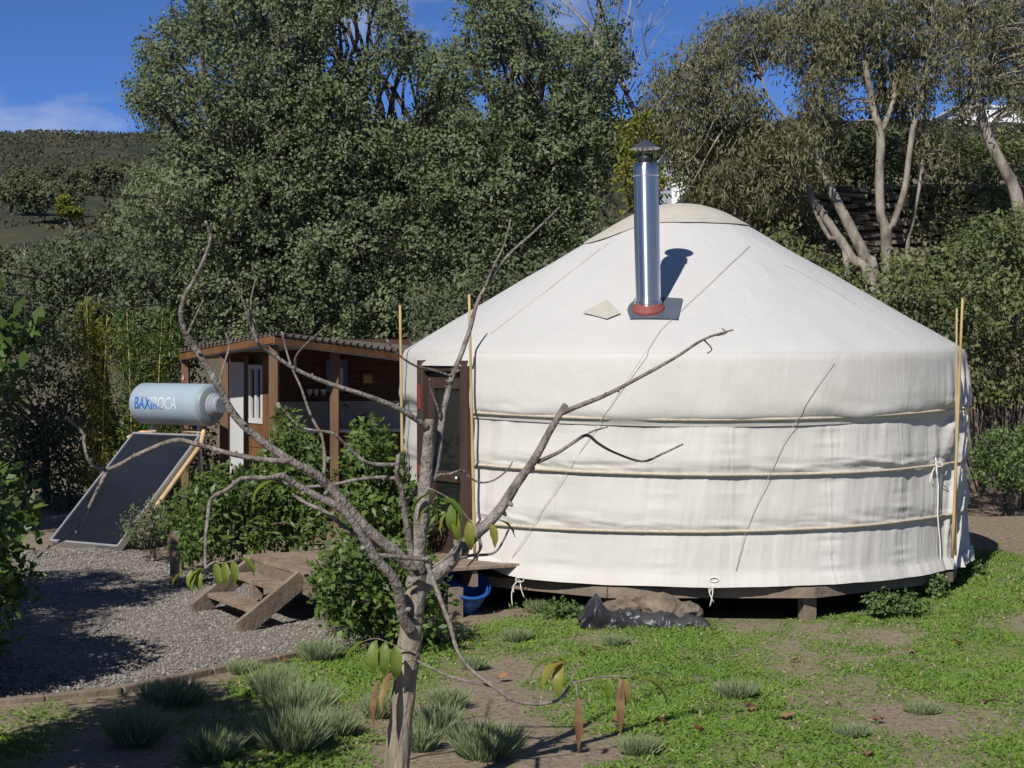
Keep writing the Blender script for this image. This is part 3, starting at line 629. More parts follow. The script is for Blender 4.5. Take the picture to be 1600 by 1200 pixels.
# left wing wall (door side), runs back parallel to the roof edge
wa = at(360, 550, 20.75); wb = at(428, 550, 19.75); wd = (wb - wa); wl = wd.length; wd.normalize(); wn = Vector((wd.y, -wd.x, 0)).normalized()
wn = wn if wn.y < 0 else -wn
def wbox(u0, u1, z0, z1, off, th, mat, name, parent=cab):
    c = wa + wd * (u0 + u1) / 2 + wn * off; c.z = (z0 + z1) / 2
    return MB().box(c, ((u1 - u0) / 2, th / 2, (z1 - z0) / 2), (wd, wn, up)).build(name, mat, parent)
fr = lambda px: (px - 360) / 68 * wl
wbox(-.1, wl, CF, 2.1, -.06, .04, M['wood_brown'], 'wall')
wbox(fr(362), fr(384), CF + .04, 1.98, .0, .04, M['white_paint'], 'white_door')
wbox(fr(384.6), fr(391), CF, 2.05, .0, .05, M['wood_orange'], 'frame_board'); wbox(fr(414), fr(426), CF, 2.05, 0, .05, M['wood_orange'], 'frame_board')
win = wbox(fr(391.5), fr(413.5), 1.27, 1.33, .0, .06, M['white_paint'], 'window')
for a, b in ((391.5, 395), (401.3, 404.2), (410.5, 413.5)): wbox(fr(a), fr(b), 1.333, 1.95, .0, .05, M['white_paint'], 'window_frame', win)
wbox(fr(395.1), fr(410.4), 1.90, 1.95, .0, .048, M['white_paint'], 'window_frame', win)
for a, b in ((395.1, 401.2), (404.3, 410.4)): wbox(fr(a), fr(b), 1.333, 1.898, -.01, .01, M['glass_dark'], 'pane', win)
for k in range(8): wbox(fr(391.5), fr(413.5), CF + .02 + k * .142, CF + .155 + k * .142, .0, .04, M['wood_orange'], 'board')
# kitchen wing
ka = at(429, 550, 21.6); kb = at(640, 550, 22.2); kd = (kb - ka); kl = kd.length; kd.normalize(); kn = Vector((kd.y, -kd.x, 0)); kn = kn if kn.y < 0 else -kn
def kbox(px0, px1, py0, py1, off, th, mat, name, parent=cab):
    dd = 21.9; z1 = EYE + (HOR - py0) / F * dd; z0 = EYE + (HOR - py1) / F * dd; u0 = (px0 - 429) / 211 * kl; u1 = (px1 - 429) / 211 * kl
    c = ka + kd * (u0 + u1) / 2 + kn * off; c.z = (z0 + z1) / 2
    return MB().box(c, ((u1 - u0) / 2, th / 2, (z1 - z0) / 2), (kd, kn, up)).build(name, mat, parent)
for k in range(9): kbox(429, 640, 535 + k * 11.5, 545.5 + k * 11.5, -.02, .03, M['wood_brown'], 'wall_board')
kbox(427, 642, 530, 640, -.05, .02, M['wood_brown'], 'wall'); kbox(429, 640, 627, 669, -.02, .035, M['grey_tile'], 'backsplash'); kbox(429, 640, 669.5, 790, -.02, .03, M['wood_brown'], 'wall')
kbox(432, 630, 668, 672, .32, .62, M['alu'], 'counter'); 
for px in (432, 500, 560, 626): kbox(px, px + 4, 673, 788, .58, .05, M['wood_brown'], 'counter_leg')
kbox(470, 512, 618, 620.5, .08, .14, M['wood_brown'], 'shelf')
kw = kbox(508, 541, 562, 612, .0, .03, M['cloth_blue'], 'curtain'); kbox(529, 534, 575, 605, .012, .02, M['white_paint'], 'window_bar', kw)
pic = kbox(564, 582, 583, 601, .005, .02, M['wood_orange'], 'picture_frame'); kbox(566.5, 579.5, 585.5, 598.5, .012, .016, M['paper'], 'picture', pic)
def kpt(px, py, off): p = ka + kd * ((px - 429) / 211 * kl) + kn * off; p.z = EYE + (HOR - py) / F * 21.9; return p
for i, px in enumerate((480, 490, 501)):
    o = MB().lathe([(.025, 0), (.038, .07), (.04, .085), (.036, .085)], kpt(px, 618, .08), (0, 0, 1), 14).build('cup', M['white_paint'], None, origin=kpt(px, 618, .08), smooth=True)
    tag(o, 'white cup on the small wall shelf of the porch kitchen', 'cup', 'white cups on the kitchen shelf')
MB().tube(spline([kpt(530, 668, .12), kpt(530, 640, .12), kpt(533, 632, .16), kpt(536, 638, .25)], 5), .012, 8).build('tap', M['steel_dull'], cab, smooth=True)
pan = thing('cooking_pot', 'dark cooking pot on the porch kitchen counter', 'pot', kpt(560, 668, .3)); MB().lathe([(.10, 0), (.12, .02), (.12, .14), (.125, .145), (.11, .145)], kpt(560, 668, .3), (0, 0, 1), 20).build('body', M['black'], pan, smooth=True)
MB().lathe([(.118, .146), (.06, .17), (.015, .175), (.015, .195)], kpt(560, 668, .3), (0, 0, 1), 20).build('lid', M['steel_dull'], pan, smooth=True)
# ------------------------------------------------------------------ things under the yurt
def tarp():
    c = ground_at(1010, 978); m = MB(); nu, nv = 110, 34; L0, L1 = -.52, .54; vs = []
    for i in range(nu):
        u_ = i / (nu - 1); x = L0 + (L1 - L0) * u_
        hh = .13 * math.sin(math.pi * min(1, u_ * 1.02 + .02))**.5 * (.55 + .8 * float(vnoise(u_ * 7, .5, 71))) + .17 * math.exp(-((u_ - .12) / .07)**2)
        for j in range(nv):
            v_ = j / (nv - 1); a = math.pi * v_; rx = .15 + .03 * float(vnoise(u_ * 4, 2, 72))
            f = 1 + .95 * (float(fbm(u_ * 11 + v_ * 3.5, v_ * 4.2 - u_ * 5, 73, 4)) - .5)
            vs.append(c + Vector((x + .04 * (float(vnoise(v_ * 5, u_ * 9, 74)) - .5), -math.cos(a) * rx * f + .10 * u_ * 0, max(.0, math.sin(a) * hh * f) + .006 + .0 * u_)))
    fs = [(i * nv + j, i * nv + j + 1, (i + 1) * nv + j + 1, (i + 1) * nv + j) for i in range(nu - 1) for j in range(nv - 1)]
    m.add(vs, fs); o = m.build('plastic_tarp', M['tarp'], None, origin=c, smooth=True); tag(o, 'crumpled black plastic sheet rolled up below the yurt edge', 'tarp')
tarp()
def rock(p, s, label, mat='rock', name='rock', group=None, seed=0):
    b = bmesh.new(); bmesh.ops.create_icosphere(b, subdivisions=3, radius=1); r_ = random.Random(seed)
    for v in b.verts:
        n = v.co.normalized(); k = .55 + .9 * float(fbm(n.x * 2.2 + seed + n.z, n.y * 2.2 + n.z * 2.7, 80 + seed, 4)); v.co = Vector((n.x * s[0], n.y * s[1], n.z * s[2])) * k
    me = bpy.data.meshes.new(name); b.to_mesh(me); b.free(); o = link_mesh(name, me, M[mat], None, p); o.rotation_euler.z = r_.uniform(0, 3)
    return tag(o, label, 'rock', group)
tp = ground_at(1010, 978)
rock(tp + Vector((-.16, .15, .09)), (.19, .13, .11), 'grey brown earth clod lying in the black sheet', seed=1)
rock(tp + Vector((.10, .16, .10)), (.20, .13, .12), 'pale tan stone weighing down the black sheet', seed=2)
rock(tp + Vector((.32, .15, .07)), (.14, .11, .10), 'dark dusty stone at the end of the black sheet', 'slate', seed=3)
bp = Vector((-.42, 13.95, 0)); tub = thing('blue_tub', 'blue plastic tub in the shade below the deck', 'tub', bp)
ax = Vector((.25, -.5, .85)).normalized()
MB().lathe([(.13, .0), (.15, .02), (.185, .22), (.17, .24), (.165, .20), (.135, .03)], bp + up * .05, ax, 32).build('body', M['blue'], tub, smooth=True)
MB().lathe([(.187, .225), (.20, .228), (.20, .245), (.187, .25)], bp + up * .05, ax, 32, cap=False).build('rim', M['blue'], tub, smooth=True)
# ------------------------------------------------------------------ foliage builders
def sprig_leaves(C, n_per, spread, length, width, droop=0.0, out=None, ctone=None):
    """leaves gathered round sprig centres C (k,3)"""
    k = len(C); P = np.repeat(C, n_per, 0); d = rng.normal(size=(len(P), 3)); d = unit(d) * (rng.random((len(P), 1))**.6)
    P = P + d * np.asarray(spread)
    A = unit(d + rng.normal(size=d.shape) * .6 + np.array([0, 0, -droop]))
    l = rng.uniform(.5, 1.4, len(P)) * length; w = rng.uniform(.65, 1.3, len(P)) * width
    tone = np.repeat(rng.random(k) if ctone is None else np.clip(ctone * .7 + rng.random(k) * .3, 0, 1), n_per) * .55 + rng.random(len(P)) * .43
    N = rng.normal(size=P.shape) * .5 + np.array([-.22, -.5, .62])
    if out is not None: N = N + np.repeat(out, n_per, 0) * .7
    return leaf_arrays(P, A, l, w, N), tone
def poly_clumps(poly, rpx, layers, gaps=(), seed=0, tight=.85):
    """clump centres inside an outline, at several depths of a real crown volume"""
    r_ = random.Random(seed); xs_ = [p[0] for p in poly]; ys_ = [p[1] for p in poly]; out = []
    for d in layers:
        acc = []
        for _ in range(2600):
            x = r_.uniform(min(xs_), max(xs_)); y = r_.uniform(min(ys_), max(ys_))
            if not in_poly(np.array([x]), np.array([y]), poly)[0]: continue
            if any((x - g_[0])**2 + (y - g_[1])**2 < (g_[2] + rpx * .6)**2 for g_ in gaps): continue
            rr = rpx * r_.choice((.6, .8, 1, 1.3)); mg = rr * .7
            if not in_poly(np.array([x - mg, x + mg, x, x]), np.array([y, y, y - mg, y + mg]), poly).all(): continue
            if any((x - q[0])**2 + (y - q[1])**2 < ((rr + q[2]) * .5 * tight * 1.15)**2 for q in acc): continue
            acc.append((x, y, rr))
        for x, y, rr in acc:
            dd = d + r_.uniform(-.5, .5); out.append((at(x, y, dd), rr / F * dd))
    return out
def make_tree(name, label, base, clumps, leafmat, bark, trunk_r, sprigs=34, nper=16, ll=.06, lw=.036, spread=.15, droop=0., group=None, forks=None, cat='tree', shell=.45, limb_every=1, nolimb=False):
    t = thing(name, label, cat, base, group); base = Vector(base)
    Cs = []; Os = []; Ts = []
    for c, r in clumps:
        n = max(4, int(sprigs * (r / .5)**2)); d = unit(rng.normal(size=(n, 3))); rad = (shell + (1 - shell) * rng.random((n, 1))) * r * np.array([1.05, 1.05, .82])
        Cs.append(np.array(c) + d * rad); Os.append(d); Ts.append(np.full(n, random.random()))
    S = np.concatenate(Cs); kp = S[:, 2] > float(gz(base.x, base.y)) + .06; S = S[kp]
    V, tone = sprig_leaves(S, nper, spread, ll, lw, droop, np.concatenate(Os)[kp], np.concatenate(Ts)[kp])
    V = V - np.array(base); o = link_mesh('crown', quads_mesh('crown', V, tone), leafmat, t); ORG[o.name] = base.copy()
    if not nolimb:
        m = MB(); fk = forks or [base + Vector((0, 0, 1.2))]
        for q in fk:
            md_ = (base + q) / 2 + Vector((random.uniform(-.1, .1), 0, 0)); m.tube(spline([base - up * .1, md_, q], 4), [trunk_r * (1.15 - .5 * k / 8) for k in range(9)], 9, rough=.06)
        for i, (c, r) in enumerate(clumps):
            if i % limb_every: continue
            q = min(fk, key=lambda f: (f - c).length + max(0, f.z - c.z)); v = c - q; l = v.length
            p = [q, q + v * .35 + Vector((random.uniform(-.1, .1) * l, random.uniform(-.1, .1) * l, .12 * l)), q + v * .7 + Vector((random.uniform(-.08, .08) * l, 0, .08 * l)), c, c + (c - q).normalized() * r * .6]
            r0 = min(trunk_r * .42, .010 + .010 * l); sp = spline(p, 3); m.tube(sp, [max(.006, r0 * (1 - .88 * k / (len(sp) - 1))) for k in range(len(sp))], 6, rough=.08)
            for _ in range(3):
                d = Vector(rng.normal(size=3)).normalized() * r * .9; m.tube([c, c + d * .5 + up * .04, c + d], [.010, .007, .003], 4)
        m.build('trunk', bark, t, smooth=True)
    return t
# holm oaks behind
oakL = [(195, 150), (222, 45), (275, 15), (300, -60), (500, -70), (540, 0), (520, 120), (540, 260), (520, 420), (470, 530), (300, 545), (210, 520), (180, 430), (175, 330), (200, 270), (265, 225), (215, 200)]
oakM = [(470, -50), (600, -60), (640, 20), (720, 60), (760, 200), (760, 360), (740, 500), (640, 540), (480, 545), (450, 430), (460, 260), (480, 120)]
oakR = [(700, 60), (715, -20), (760, -60), (830, -40), (850, 25), (900, 50), (935, 5), (965, 10), (970, 60), (990, 95), (960, 150), (985, 200), (960, 300), (900, 400), (800, 450), (720, 500), (680, 440), (690, 260)]
gaps = [(562, 60, 26), (612, 150, 30), (705, 30, 22), (880, 15, 26), (915, 25, 18), (310, 100, 8), (655, 40, 22), (750, 160, 10), (850, 130, 10), (800, 120, 8), (450, 120, 8), (520, 95, 10)]
OX = [[(208, 152, 20), (232, 122, 18), (236, 66, 17), (250, 48, 15), (272, 20, 18), (300, -8, 20), (228, 180, 14), (345, -14, 18), (398, -10, 24), (455, -20, 20), (262, 196, 16), (218, 270, 18), (196, 310, 18), (180, 350, 20)],
      [(505, 12, 17), (525, -12, 20), (582, 6, 18), (590, 40, 14), (548, 100, 14), (640, 55, 16), (628, 90, 14), (662, 70, 16), (580, 130, 16)],
      [(712, 25, 15), (730, -6, 17), (768, -14, 18), (812, 2, 16), (832, 30, 15), (862, 45, 14), (905, 62, 15), (938, 18, 14), (955, 2, 13), (962, 40, 14), (985, 92, 14), (972, 112, 14), (978, 160, 15), (990, 205, 16), (866, 18, 9), (800, 40, 15), (760, 60, 16)]]
def oak(label, base, poly, seed, forks, rp=34):
    cl = poly_clumps(poly, rp, (24.4, 25.9, 27.2), gaps, seed)
    for (ex, ey, er) in OX[seed - 1]: dd = 25.6 + random.uniform(-.6, .6); cl.append((at(ex, ey, dd), er / F * dd))
    return make_tree('oak_tree', label, base, cl, M['leaf_oak'], M['bark_oak'], .15, sprigs=54, nper=15, ll=.066, lw=.040, spread=.13, forks=forks, group='evergreen oaks behind the cabin', limb_every=2)
oak('broad evergreen oak rising behind the cabin porch roof, beside open sky', (-3.2, 26, 0), oakL, 1, [Vector((-3.3, 26, 2.6)), Vector((-3.8, 25.8, 3.5)), Vector((-3.0, 26.3, 3.7))])
oak('dense evergreen oak between the cabin oak and the yurt oak', (-1.9, 26.2, 0), oakM, 2, [Vector((-1.9, 26.2, 2.5)), Vector((-2.2, 26.0, 3.6)), Vector((-1.5, 26.3, 3.7))])
oak('evergreen oak with ragged top directly behind the yurt roof edge', (-.3, 26.4, 0), oakR, 3, [Vector((-.5, 26.2, 2.6)), Vector((-.2, 26.3, 3.6)), Vector((.4, 26.5, 3.8))])
# darker, lower trees at the left
pl1 = [(-40, 430), (40, 400), (120, 350), (200, 370), (260, 420), (270, 520), (200, 560), (100, 560), (-40, 560)]
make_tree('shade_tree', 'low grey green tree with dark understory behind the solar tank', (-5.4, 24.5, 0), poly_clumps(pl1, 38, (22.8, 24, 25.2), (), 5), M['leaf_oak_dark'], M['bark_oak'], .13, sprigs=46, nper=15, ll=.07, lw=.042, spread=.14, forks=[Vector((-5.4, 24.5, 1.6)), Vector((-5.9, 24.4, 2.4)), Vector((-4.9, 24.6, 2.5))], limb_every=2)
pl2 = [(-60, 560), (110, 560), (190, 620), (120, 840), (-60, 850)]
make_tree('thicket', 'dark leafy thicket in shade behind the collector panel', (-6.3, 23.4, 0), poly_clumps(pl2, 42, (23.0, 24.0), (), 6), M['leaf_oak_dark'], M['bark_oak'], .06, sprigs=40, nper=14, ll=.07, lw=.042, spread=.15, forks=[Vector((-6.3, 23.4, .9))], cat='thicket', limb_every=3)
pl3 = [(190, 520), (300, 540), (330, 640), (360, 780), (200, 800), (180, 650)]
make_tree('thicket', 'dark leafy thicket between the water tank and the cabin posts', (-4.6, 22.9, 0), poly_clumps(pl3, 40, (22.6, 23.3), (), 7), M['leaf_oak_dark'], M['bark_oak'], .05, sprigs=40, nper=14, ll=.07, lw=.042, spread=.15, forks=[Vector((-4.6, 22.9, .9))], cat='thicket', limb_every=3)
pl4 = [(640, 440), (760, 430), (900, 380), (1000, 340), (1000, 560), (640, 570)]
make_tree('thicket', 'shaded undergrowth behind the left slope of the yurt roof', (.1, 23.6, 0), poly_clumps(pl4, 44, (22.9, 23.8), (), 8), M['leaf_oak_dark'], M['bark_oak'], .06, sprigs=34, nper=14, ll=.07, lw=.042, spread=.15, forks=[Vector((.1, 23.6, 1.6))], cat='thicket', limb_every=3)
# bamboo
def bamboo(label, px, py0, py1, wpx, d, mat, n, seed):
    r_ = random.Random(seed); b = at(px, py1, d); b.z = 0; t = thing('bamboo_clump', label, 'bamboo', b); top = EYE + (HOR - py0) / F * d; C = []
    for k in range(n):
        a = r_.uniform(-1, 1); x = b.x + a * wpx / F * d * .4; y = d + r_.uniform(-.2, .2); h = top * r_.uniform(.75, 1); lean = a * .12 + r_.uniform(-.04, .04)
        pts = [Vector((x, y, 0)), Vector((x + lean * .3, y, h * .5)), Vector((x + lean, y, h))]; MB().tube(spline(pts, 4), [.013 * (1 - .7 * i / 8) for i in range(9)], 6).build('cane', M['bamboo'], t, smooth=True)
        for q in range(46): s = .16 + .84 * q / 45; C.append((x + lean * s * s + r_.gauss(0, .07), y + r_.gauss(0, .07), h * s))
    C = np.array(C); P = np.repeat(C, 16, 0) + rng.normal(size=(len(C) * 16, 3)) * np.array([.075, .075, .05])
    A = rng.normal(size=P.shape) * .6 + np.array([0, 0, .35]); V = leaf_arrays(P, A, rng.uniform(.08, .14, len(P)), .017)
    o = link_mesh('foliage', quads_mesh('foliage', V - np.array(b), rng.random(len(P))), M[mat], t)
bamboo('yellow green narrow bamboo column behind the tilted collector', 152, 452, 700, 26, 21.2, 'leaf_yellow', 3, 1)
bamboo('green feathery bamboo clump standing behind the water tank', 225, 452, 720, 70, 20.9, 'leaf_bamboo', 7, 2)
# yellowing shrub beside chimney
make_tree('yellowing_shrub', 'yellow green leafy tree just behind the steel chimney', (1.75, 22.8, 0), poly_clumps([(975, 190), (1025, 170), (1040, 330), (990, 350), (965, 290)], 24, (22.6, 23.2), (), 9), M['leaf_yellow'], M['bark_oak'], .05, sprigs=50, nper=12, ll=.08, lw=.045, spread=.12, forks=[Vector((1.75, 22.8, 3.2))])
# ------------------------------------------------------------------ pale stemmed trees at the right
def stem_tree(label, stems, polys, seed, d, layers, gaps_=(), base=None, sprigs=30):
    b = Vector(base) if base else at(stems[0][0][0], stems[0][0][1], d); b = Vector((b.x, b.y, float(gz(b.x, b.y)))); t = thing('pale_stemmed_tree', label, 'tree', b, 'pale stemmed trees by the slate wall')
    r_ = random.Random(seed); ends = []
    for st in stems:
        pts = [np.array(at(p[0], p[1], d + (p[3] if len(p) > 3 else 0))) for p in st]; rad = [p[2] / F * d / 2 * .74 for p in st]
        if st[0][1] > 360 and len(st) > 3: pts = [np.array((pts[0][0], pts[0][1], b.z - .1))] + pts; rad = [rad[0] * 1.2] + rad
        sp = spline(pts, 4); rr = np.interp(np.linspace(0, len(rad) - 1, len(sp)), range(len(rad)), rad)
        m = MB(); m.tube(sp, list(rr), 9, rough=.07); m.build('trunk', M['bark_pale'], t, smooth=True); ends += [Vector(p) for p in sp[len(sp) // 2:]]
    cl = []
    for k, po in enumerate(polys): cl += poly_clumps(po, 30, layers, gaps_, seed + k, .8)
    m = MB(); Cs = []
    for c, r in cl:
        q = min(ends, key=lambda f: (f - c).length); v = c - q; l = v.length
        p = [q, q + v * .4 + Vector((0, 0, .12 * l)), q + v * .75 + Vector((r_.uniform(-.08, .08) * l, 0, .10 * l)), c]
        sp = spline(p, 3); m.tube(sp, [max(.004, (.010 + .008 * l) * (1 - .85 * i / (len(sp) - 1))) for i in range(len(sp))], 5, rough=.1)
        n = int(sprigs * (r / .3)**2); dd = unit(rng.normal(size=(n, 3))); S = np.array(c) + dd * (rng.random((n, 1))**.5) * r * np.array([1.15, 1.1, .95]); Cs.append(S)
        for _ in range(4): w_ = Vector(dd[_ % n]) * r; m.tube([c, c + w_ * .6 + up * .03, c + w_ - up * .05], [.006, .004, .002], 4)
    m.build('branches', M['bark_pale'], t, smooth=True)
    S = np.concatenate(Cs); P = np.repeat(S, 11, 0) + rng.normal(size=(len(S) * 11, 3)) * np.array([.07, .07, .08])
    A = rng.normal(size=P.shape) * .5 + np.array([0, 0, -.75]); V = leaf_arrays(P, A, rng.uniform(.07, .125, len(P)), rng.uniform(.018, .03, len(P)))
    tone = np.repeat(rng.random(len(S)), 11) * .55 + rng.random(len(P)) * .45
    link_mesh('crown', quads_mesh('crown', V - np.array(b), tone), M['leaf_euca'], t)
g2 = [(1212, 130, 22), (1180, 115, 12), (1333, 150, 18), (1010, 40, 20), (1080, 20, 20), (1228, 160, 12), (1075, 60, 10), (1085, 240, 5)]
stem_tree('pale stemmed tree with two stems leaning out over the yurt roof', [
    [(1364, 450, 30), (1350, 400, 26), (1318, 335, 22), (1290, 280, 19), (1277, 235, 17), (1276, 190, 13), (1285, 130, 9), (1270, 60, 6)],
    [(1360, 455, 26), (1332, 405, 22), (1296, 350, 18), (1266, 305, 15), (1245, 262, 13), (1232, 225, 11), (1200, 195, 8), (1135, 150, 6), (1090, 110, 4)],
    [(1322, 408, 14), (1296, 372, 11), (1276, 335, 8), (1262, 300, 6)], [(1277, 225, 8), (1240, 195, 6), (1205, 160, 5), (1190, 120, 4)]],
    [[(1000, 130), (1060, 85), (1120, 30), (1200, 0), (1290, -40), (1330, 60), (1310, 230), (1270, 330), (1180, 345), (1080, 330), (1040, 240), (1000, 200)]], 21, 23.4, (23.2, 24.6), g2, sprigs=30)
stem_tree('tall pale tree whose straight stem splits in a narrow fork', [
    [(1385, 400, 22), (1376, 335, 20), (1374, 270, 19), (1376, 215, 19), (1362, 160, 14), (1352, 100, 12), (1338, 50, 9), (1320, 0, 7)],
    [(1378, 205, 13), (1394, 165, 11), (1397, 135, 10), (1382, 100, 8), (1362, 70, 6), (1372, 20, 5)],
    [(1386, 402, 18), (1396, 350, 15), (1413, 300, 14), (1421, 240, 13), (1428, 195, 12), (1441, 150, 10), (1452, 90, 9), (1462, 40, 6)],
    [(1424, 185, 6), (1422, 165, 5), (1436, 150, 4)]],
    [[(1290, -40), (1440, -50), (1500, 20), (1480, 120), (1440, 200), (1380, 190), (1320, 210), (1270, 270), (1290, 120)]], 31, 23.8, (23.9, 25.0), g2, sprigs=28)
stem_tree('slender pale sapling stem next to the narrow forked tree', [[(1418, 405, 11), (1422, 365, 10), (1432, 315, 9), (1441, 260, 8), (1444, 200, 7), (1445, 160, 5)]], [[(1430, 170), (1500, 200), (1520, 260), (1460, 280), (1420, 240)]], 41, 24.2, (24.0,), sprigs=18)
stem_tree('thick pale leaning trunk beyond the slate wall ivy', [
    [(1610, 420, 30), (1596, 345, 28), (1583, 290, 26), (1556, 240, 24), (1536, 190, 22), (1527, 140, 18), (1512, 70, 14), (1506, 0, 11)]],
    [[(1470, -30), (1680, -30), (1680, 170), (1600, 200), (1550, 150), (1500, 210), (1460, 120)]], 51, 23.0, (22.8, 24.0), sprigs=24)
# bare twiggy tree top
bt = thing('bare_tree', 'leafless twiggy tree top rising against the sky behind the chimney', 'tree', (2.2, 25.2, 0)); m = MB()
def twig(m, p, v, l, r, depth, rnd):
    q = p + v * l; mid = (p + q) / 2 + Vector((rnd.uniform(-.1, .1), rnd.uniform(-.1, .1), 0)) * l; sp = spline([p, mid, q], 3)
    m.tube(sp, [r * (1 - .4 * k / 6) for k in range(len(sp))], 4 if depth < 3 else 6)
    if depth <= 0: return
    for k in range(3 if depth > 1 else 2):
        nv = (v + Vector((rnd.gauss(0, .42), rnd.gauss(0, .42), rnd.uniform(-.05, .3)))).normalized(); twig(m, p + (q - p) * rnd.uniform(.5, 1), nv, l * rnd.uniform(.55, .8), r * .6, depth - 1, rnd)
rb = random.Random(4); twig(m, Vector((2.2, 25.2, 0)), Vector((-.01, 0, 1)), 4.6, .06, 4, rb); m.build('trunk', M['bark_pale'], bt, smooth=True)
# ------------------------------------------------------------------ slate terrace wall and ivy hedge
sw = thing('slate_wall', 'rough dry slate terrace wall in shade under the pale trees', 'wall', (6.0, 25.6, 0))
MB().box((6.2, 25.72, 2.25), (2.7, .10, 2.27)).build('wall_core', M['slate'], sw)
smesh = []
for k in range(8):
    b_ = MB(); b_.box((0, 0, 0), (.17, .10, .028), jit=.014); me = bpy.data.meshes.new('slate'); me.from_pydata([tuple(v) for v in b_.v], [], b_.f); me.materials.append(M['slate']); smesh.append(me)
cnt = 0; z = 2.85
while z < 4.58 and cnt < 300:
    x = 3.75 + random.uniform(0, .2)
    while x < 8.5 and cnt < 300:
        w_ = random.uniform(.6, 1.5); o = bpy.data.objects.new('slate', random.choice(smesh)); COL.objects.link(o); o.parent = sw
        o.location = Vector((x + .17 * w_, 25.58 + random.uniform(-.10, .04), z + random.uniform(-.025, .025))) - Vector(sw.location); o.scale = (w_, 1, random.uniform(.8, 1.3)); o.rotation_euler = (random.uniform(-.2, .2), random.uniform(-.14, .14), random.uniform(-.35, .35))
        x += .36 * w_; cnt += 1
    z += .088
def shrub(name, label, poly, layers, mat, rp=30, ll=.07, lw=.045, sprigs=44, nper=13, seed=0, spread=.11, droop=.1, cat='shrub', group=None, nolimb=False, shell=.5):
    cl = poly_clumps(poly, rp, layers, (), seed); cxx = sum(c.x for c, r in cl) / len(cl); cyy = sum(c.y for c, r in cl) / len(cl); zz = float(gz(cxx, cyy))
    return make_tree(name, label, (cxx, cyy, zz), cl, M[mat], M['bark_oak'], .03, sprigs=sprigs, nper=nper, ll=ll, lw=lw, spread=spread, droop=droop, forks=[Vector((cxx, cyy, zz + .3))], cat=cat, group=group, limb_every=3, shell=shell, nolimb=nolimb)
shrub('ivy_shrub', 'ivy covered bank right behind the yurt roof slope', [(1195, 330), (1260, 380), (1330, 420), (1370, 460), (1370, 520), (1190, 400)], (21.4, 22.4), 'leaf_hedge', seed=61)
shrub('ivy_shrub', 'olive green shrub below the forked pale tree', [(1370, 400), (1450, 380), (1490, 430), (1500, 640), (1380, 600), (1350, 500)], (21.0, 22.0), 'leaf_hedge', seed=62)
shrub('ivy_shrub', 'tall dark hedge beside the cane poles, right of the yurt', [(1470, 370), (1540, 335), (1640, 300), (1660, 640), (1500, 640)], (21.4, 22.6), 'leaf_hedge', seed=63)
shrub('terrace_shrub', 'olive scrub growing along the top of the slate wall', [(1040, 250), (1110, 200), (1230, 185), (1350, 190), (1480, 200), (1640, 200), (1640, 280), (1490, 300), (1330, 310), (1180, 300), (1050, 330)], (26.8, 28.0), 'leaf_hedge', seed=66, rp=34, sprigs=46)
shrub('ivy_shrub', 'sparse ivy hanging over the slate wall stones', [(1380, 290), (1480, 270), (1600, 250), (1640, 330), (1560, 400), (1450, 380)], (25.2,), 'leaf_hedge', seed=67, rp=26, sprigs=34, spread=.2)
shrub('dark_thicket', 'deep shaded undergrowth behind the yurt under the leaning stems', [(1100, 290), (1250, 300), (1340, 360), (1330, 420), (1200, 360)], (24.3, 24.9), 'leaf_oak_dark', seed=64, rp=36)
shrub('bush', 'low bright green bush on bare soil right of the yurt', [(1512, 690), (1560, 665), (1640, 660), (1650, 765), (1560, 768), (1515, 740)], (20.6, 21.3), 'leaf_bush', rp=22, ll=.05, lw=.035, seed=65, sprigs=60)
# shrubs in front of the cabin
shrub('laurel_shrub', 'glossy dark green laurel hedge between gravel and cabin porch', [(258, 790), (330, 730), (400, 740), (470, 770), (520, 800), (500, 850), (380, 862), (290, 885), (262, 870)], (15.6, 16.3), 'leaf_laurel', 26, .075, .036, 60, 13, seed=71)
shrub('laurel_shrub', 'upright laurel shrub before the cabin corner post', [(425, 690), (445, 625), (475, 680), (510, 730), (520, 800), (410, 795), (400, 740)], (16.3, 17.0), 'leaf_laurel', 19, .075, .036, 56, 13, seed=72)
shrub('laurel_shrub', 'laurel shrub growing up beside the yurt door', [(545, 690), (575, 645), (610, 690), (625, 740), (700, 790), (720, 850), (560, 860), (530, 790)], (14.9, 15.4), 'leaf_laurel', 22, .08, .038, 56, 13, seed=73)
shrub('laurel_shrub', 'dark bushy shrub beside the deck behind the young tree trunk', [(500, 870), (560, 840), (640, 850), (690, 900), (690, 980), (600, 995), (520, 975), (495, 920)], (12.2, 12.9), 'leaf_laurel', 24, .065, .034, 74, 13, seed=74)
shrub('dead_shrub', 'dark brownish low bush below the collector edge', [(195, 800), (235, 785), (290, 800), (285, 850), (200, 850)], (17.3, 17.8), 'leaf_oak_dark', 20, .05, .018, 50, 13, seed=75)
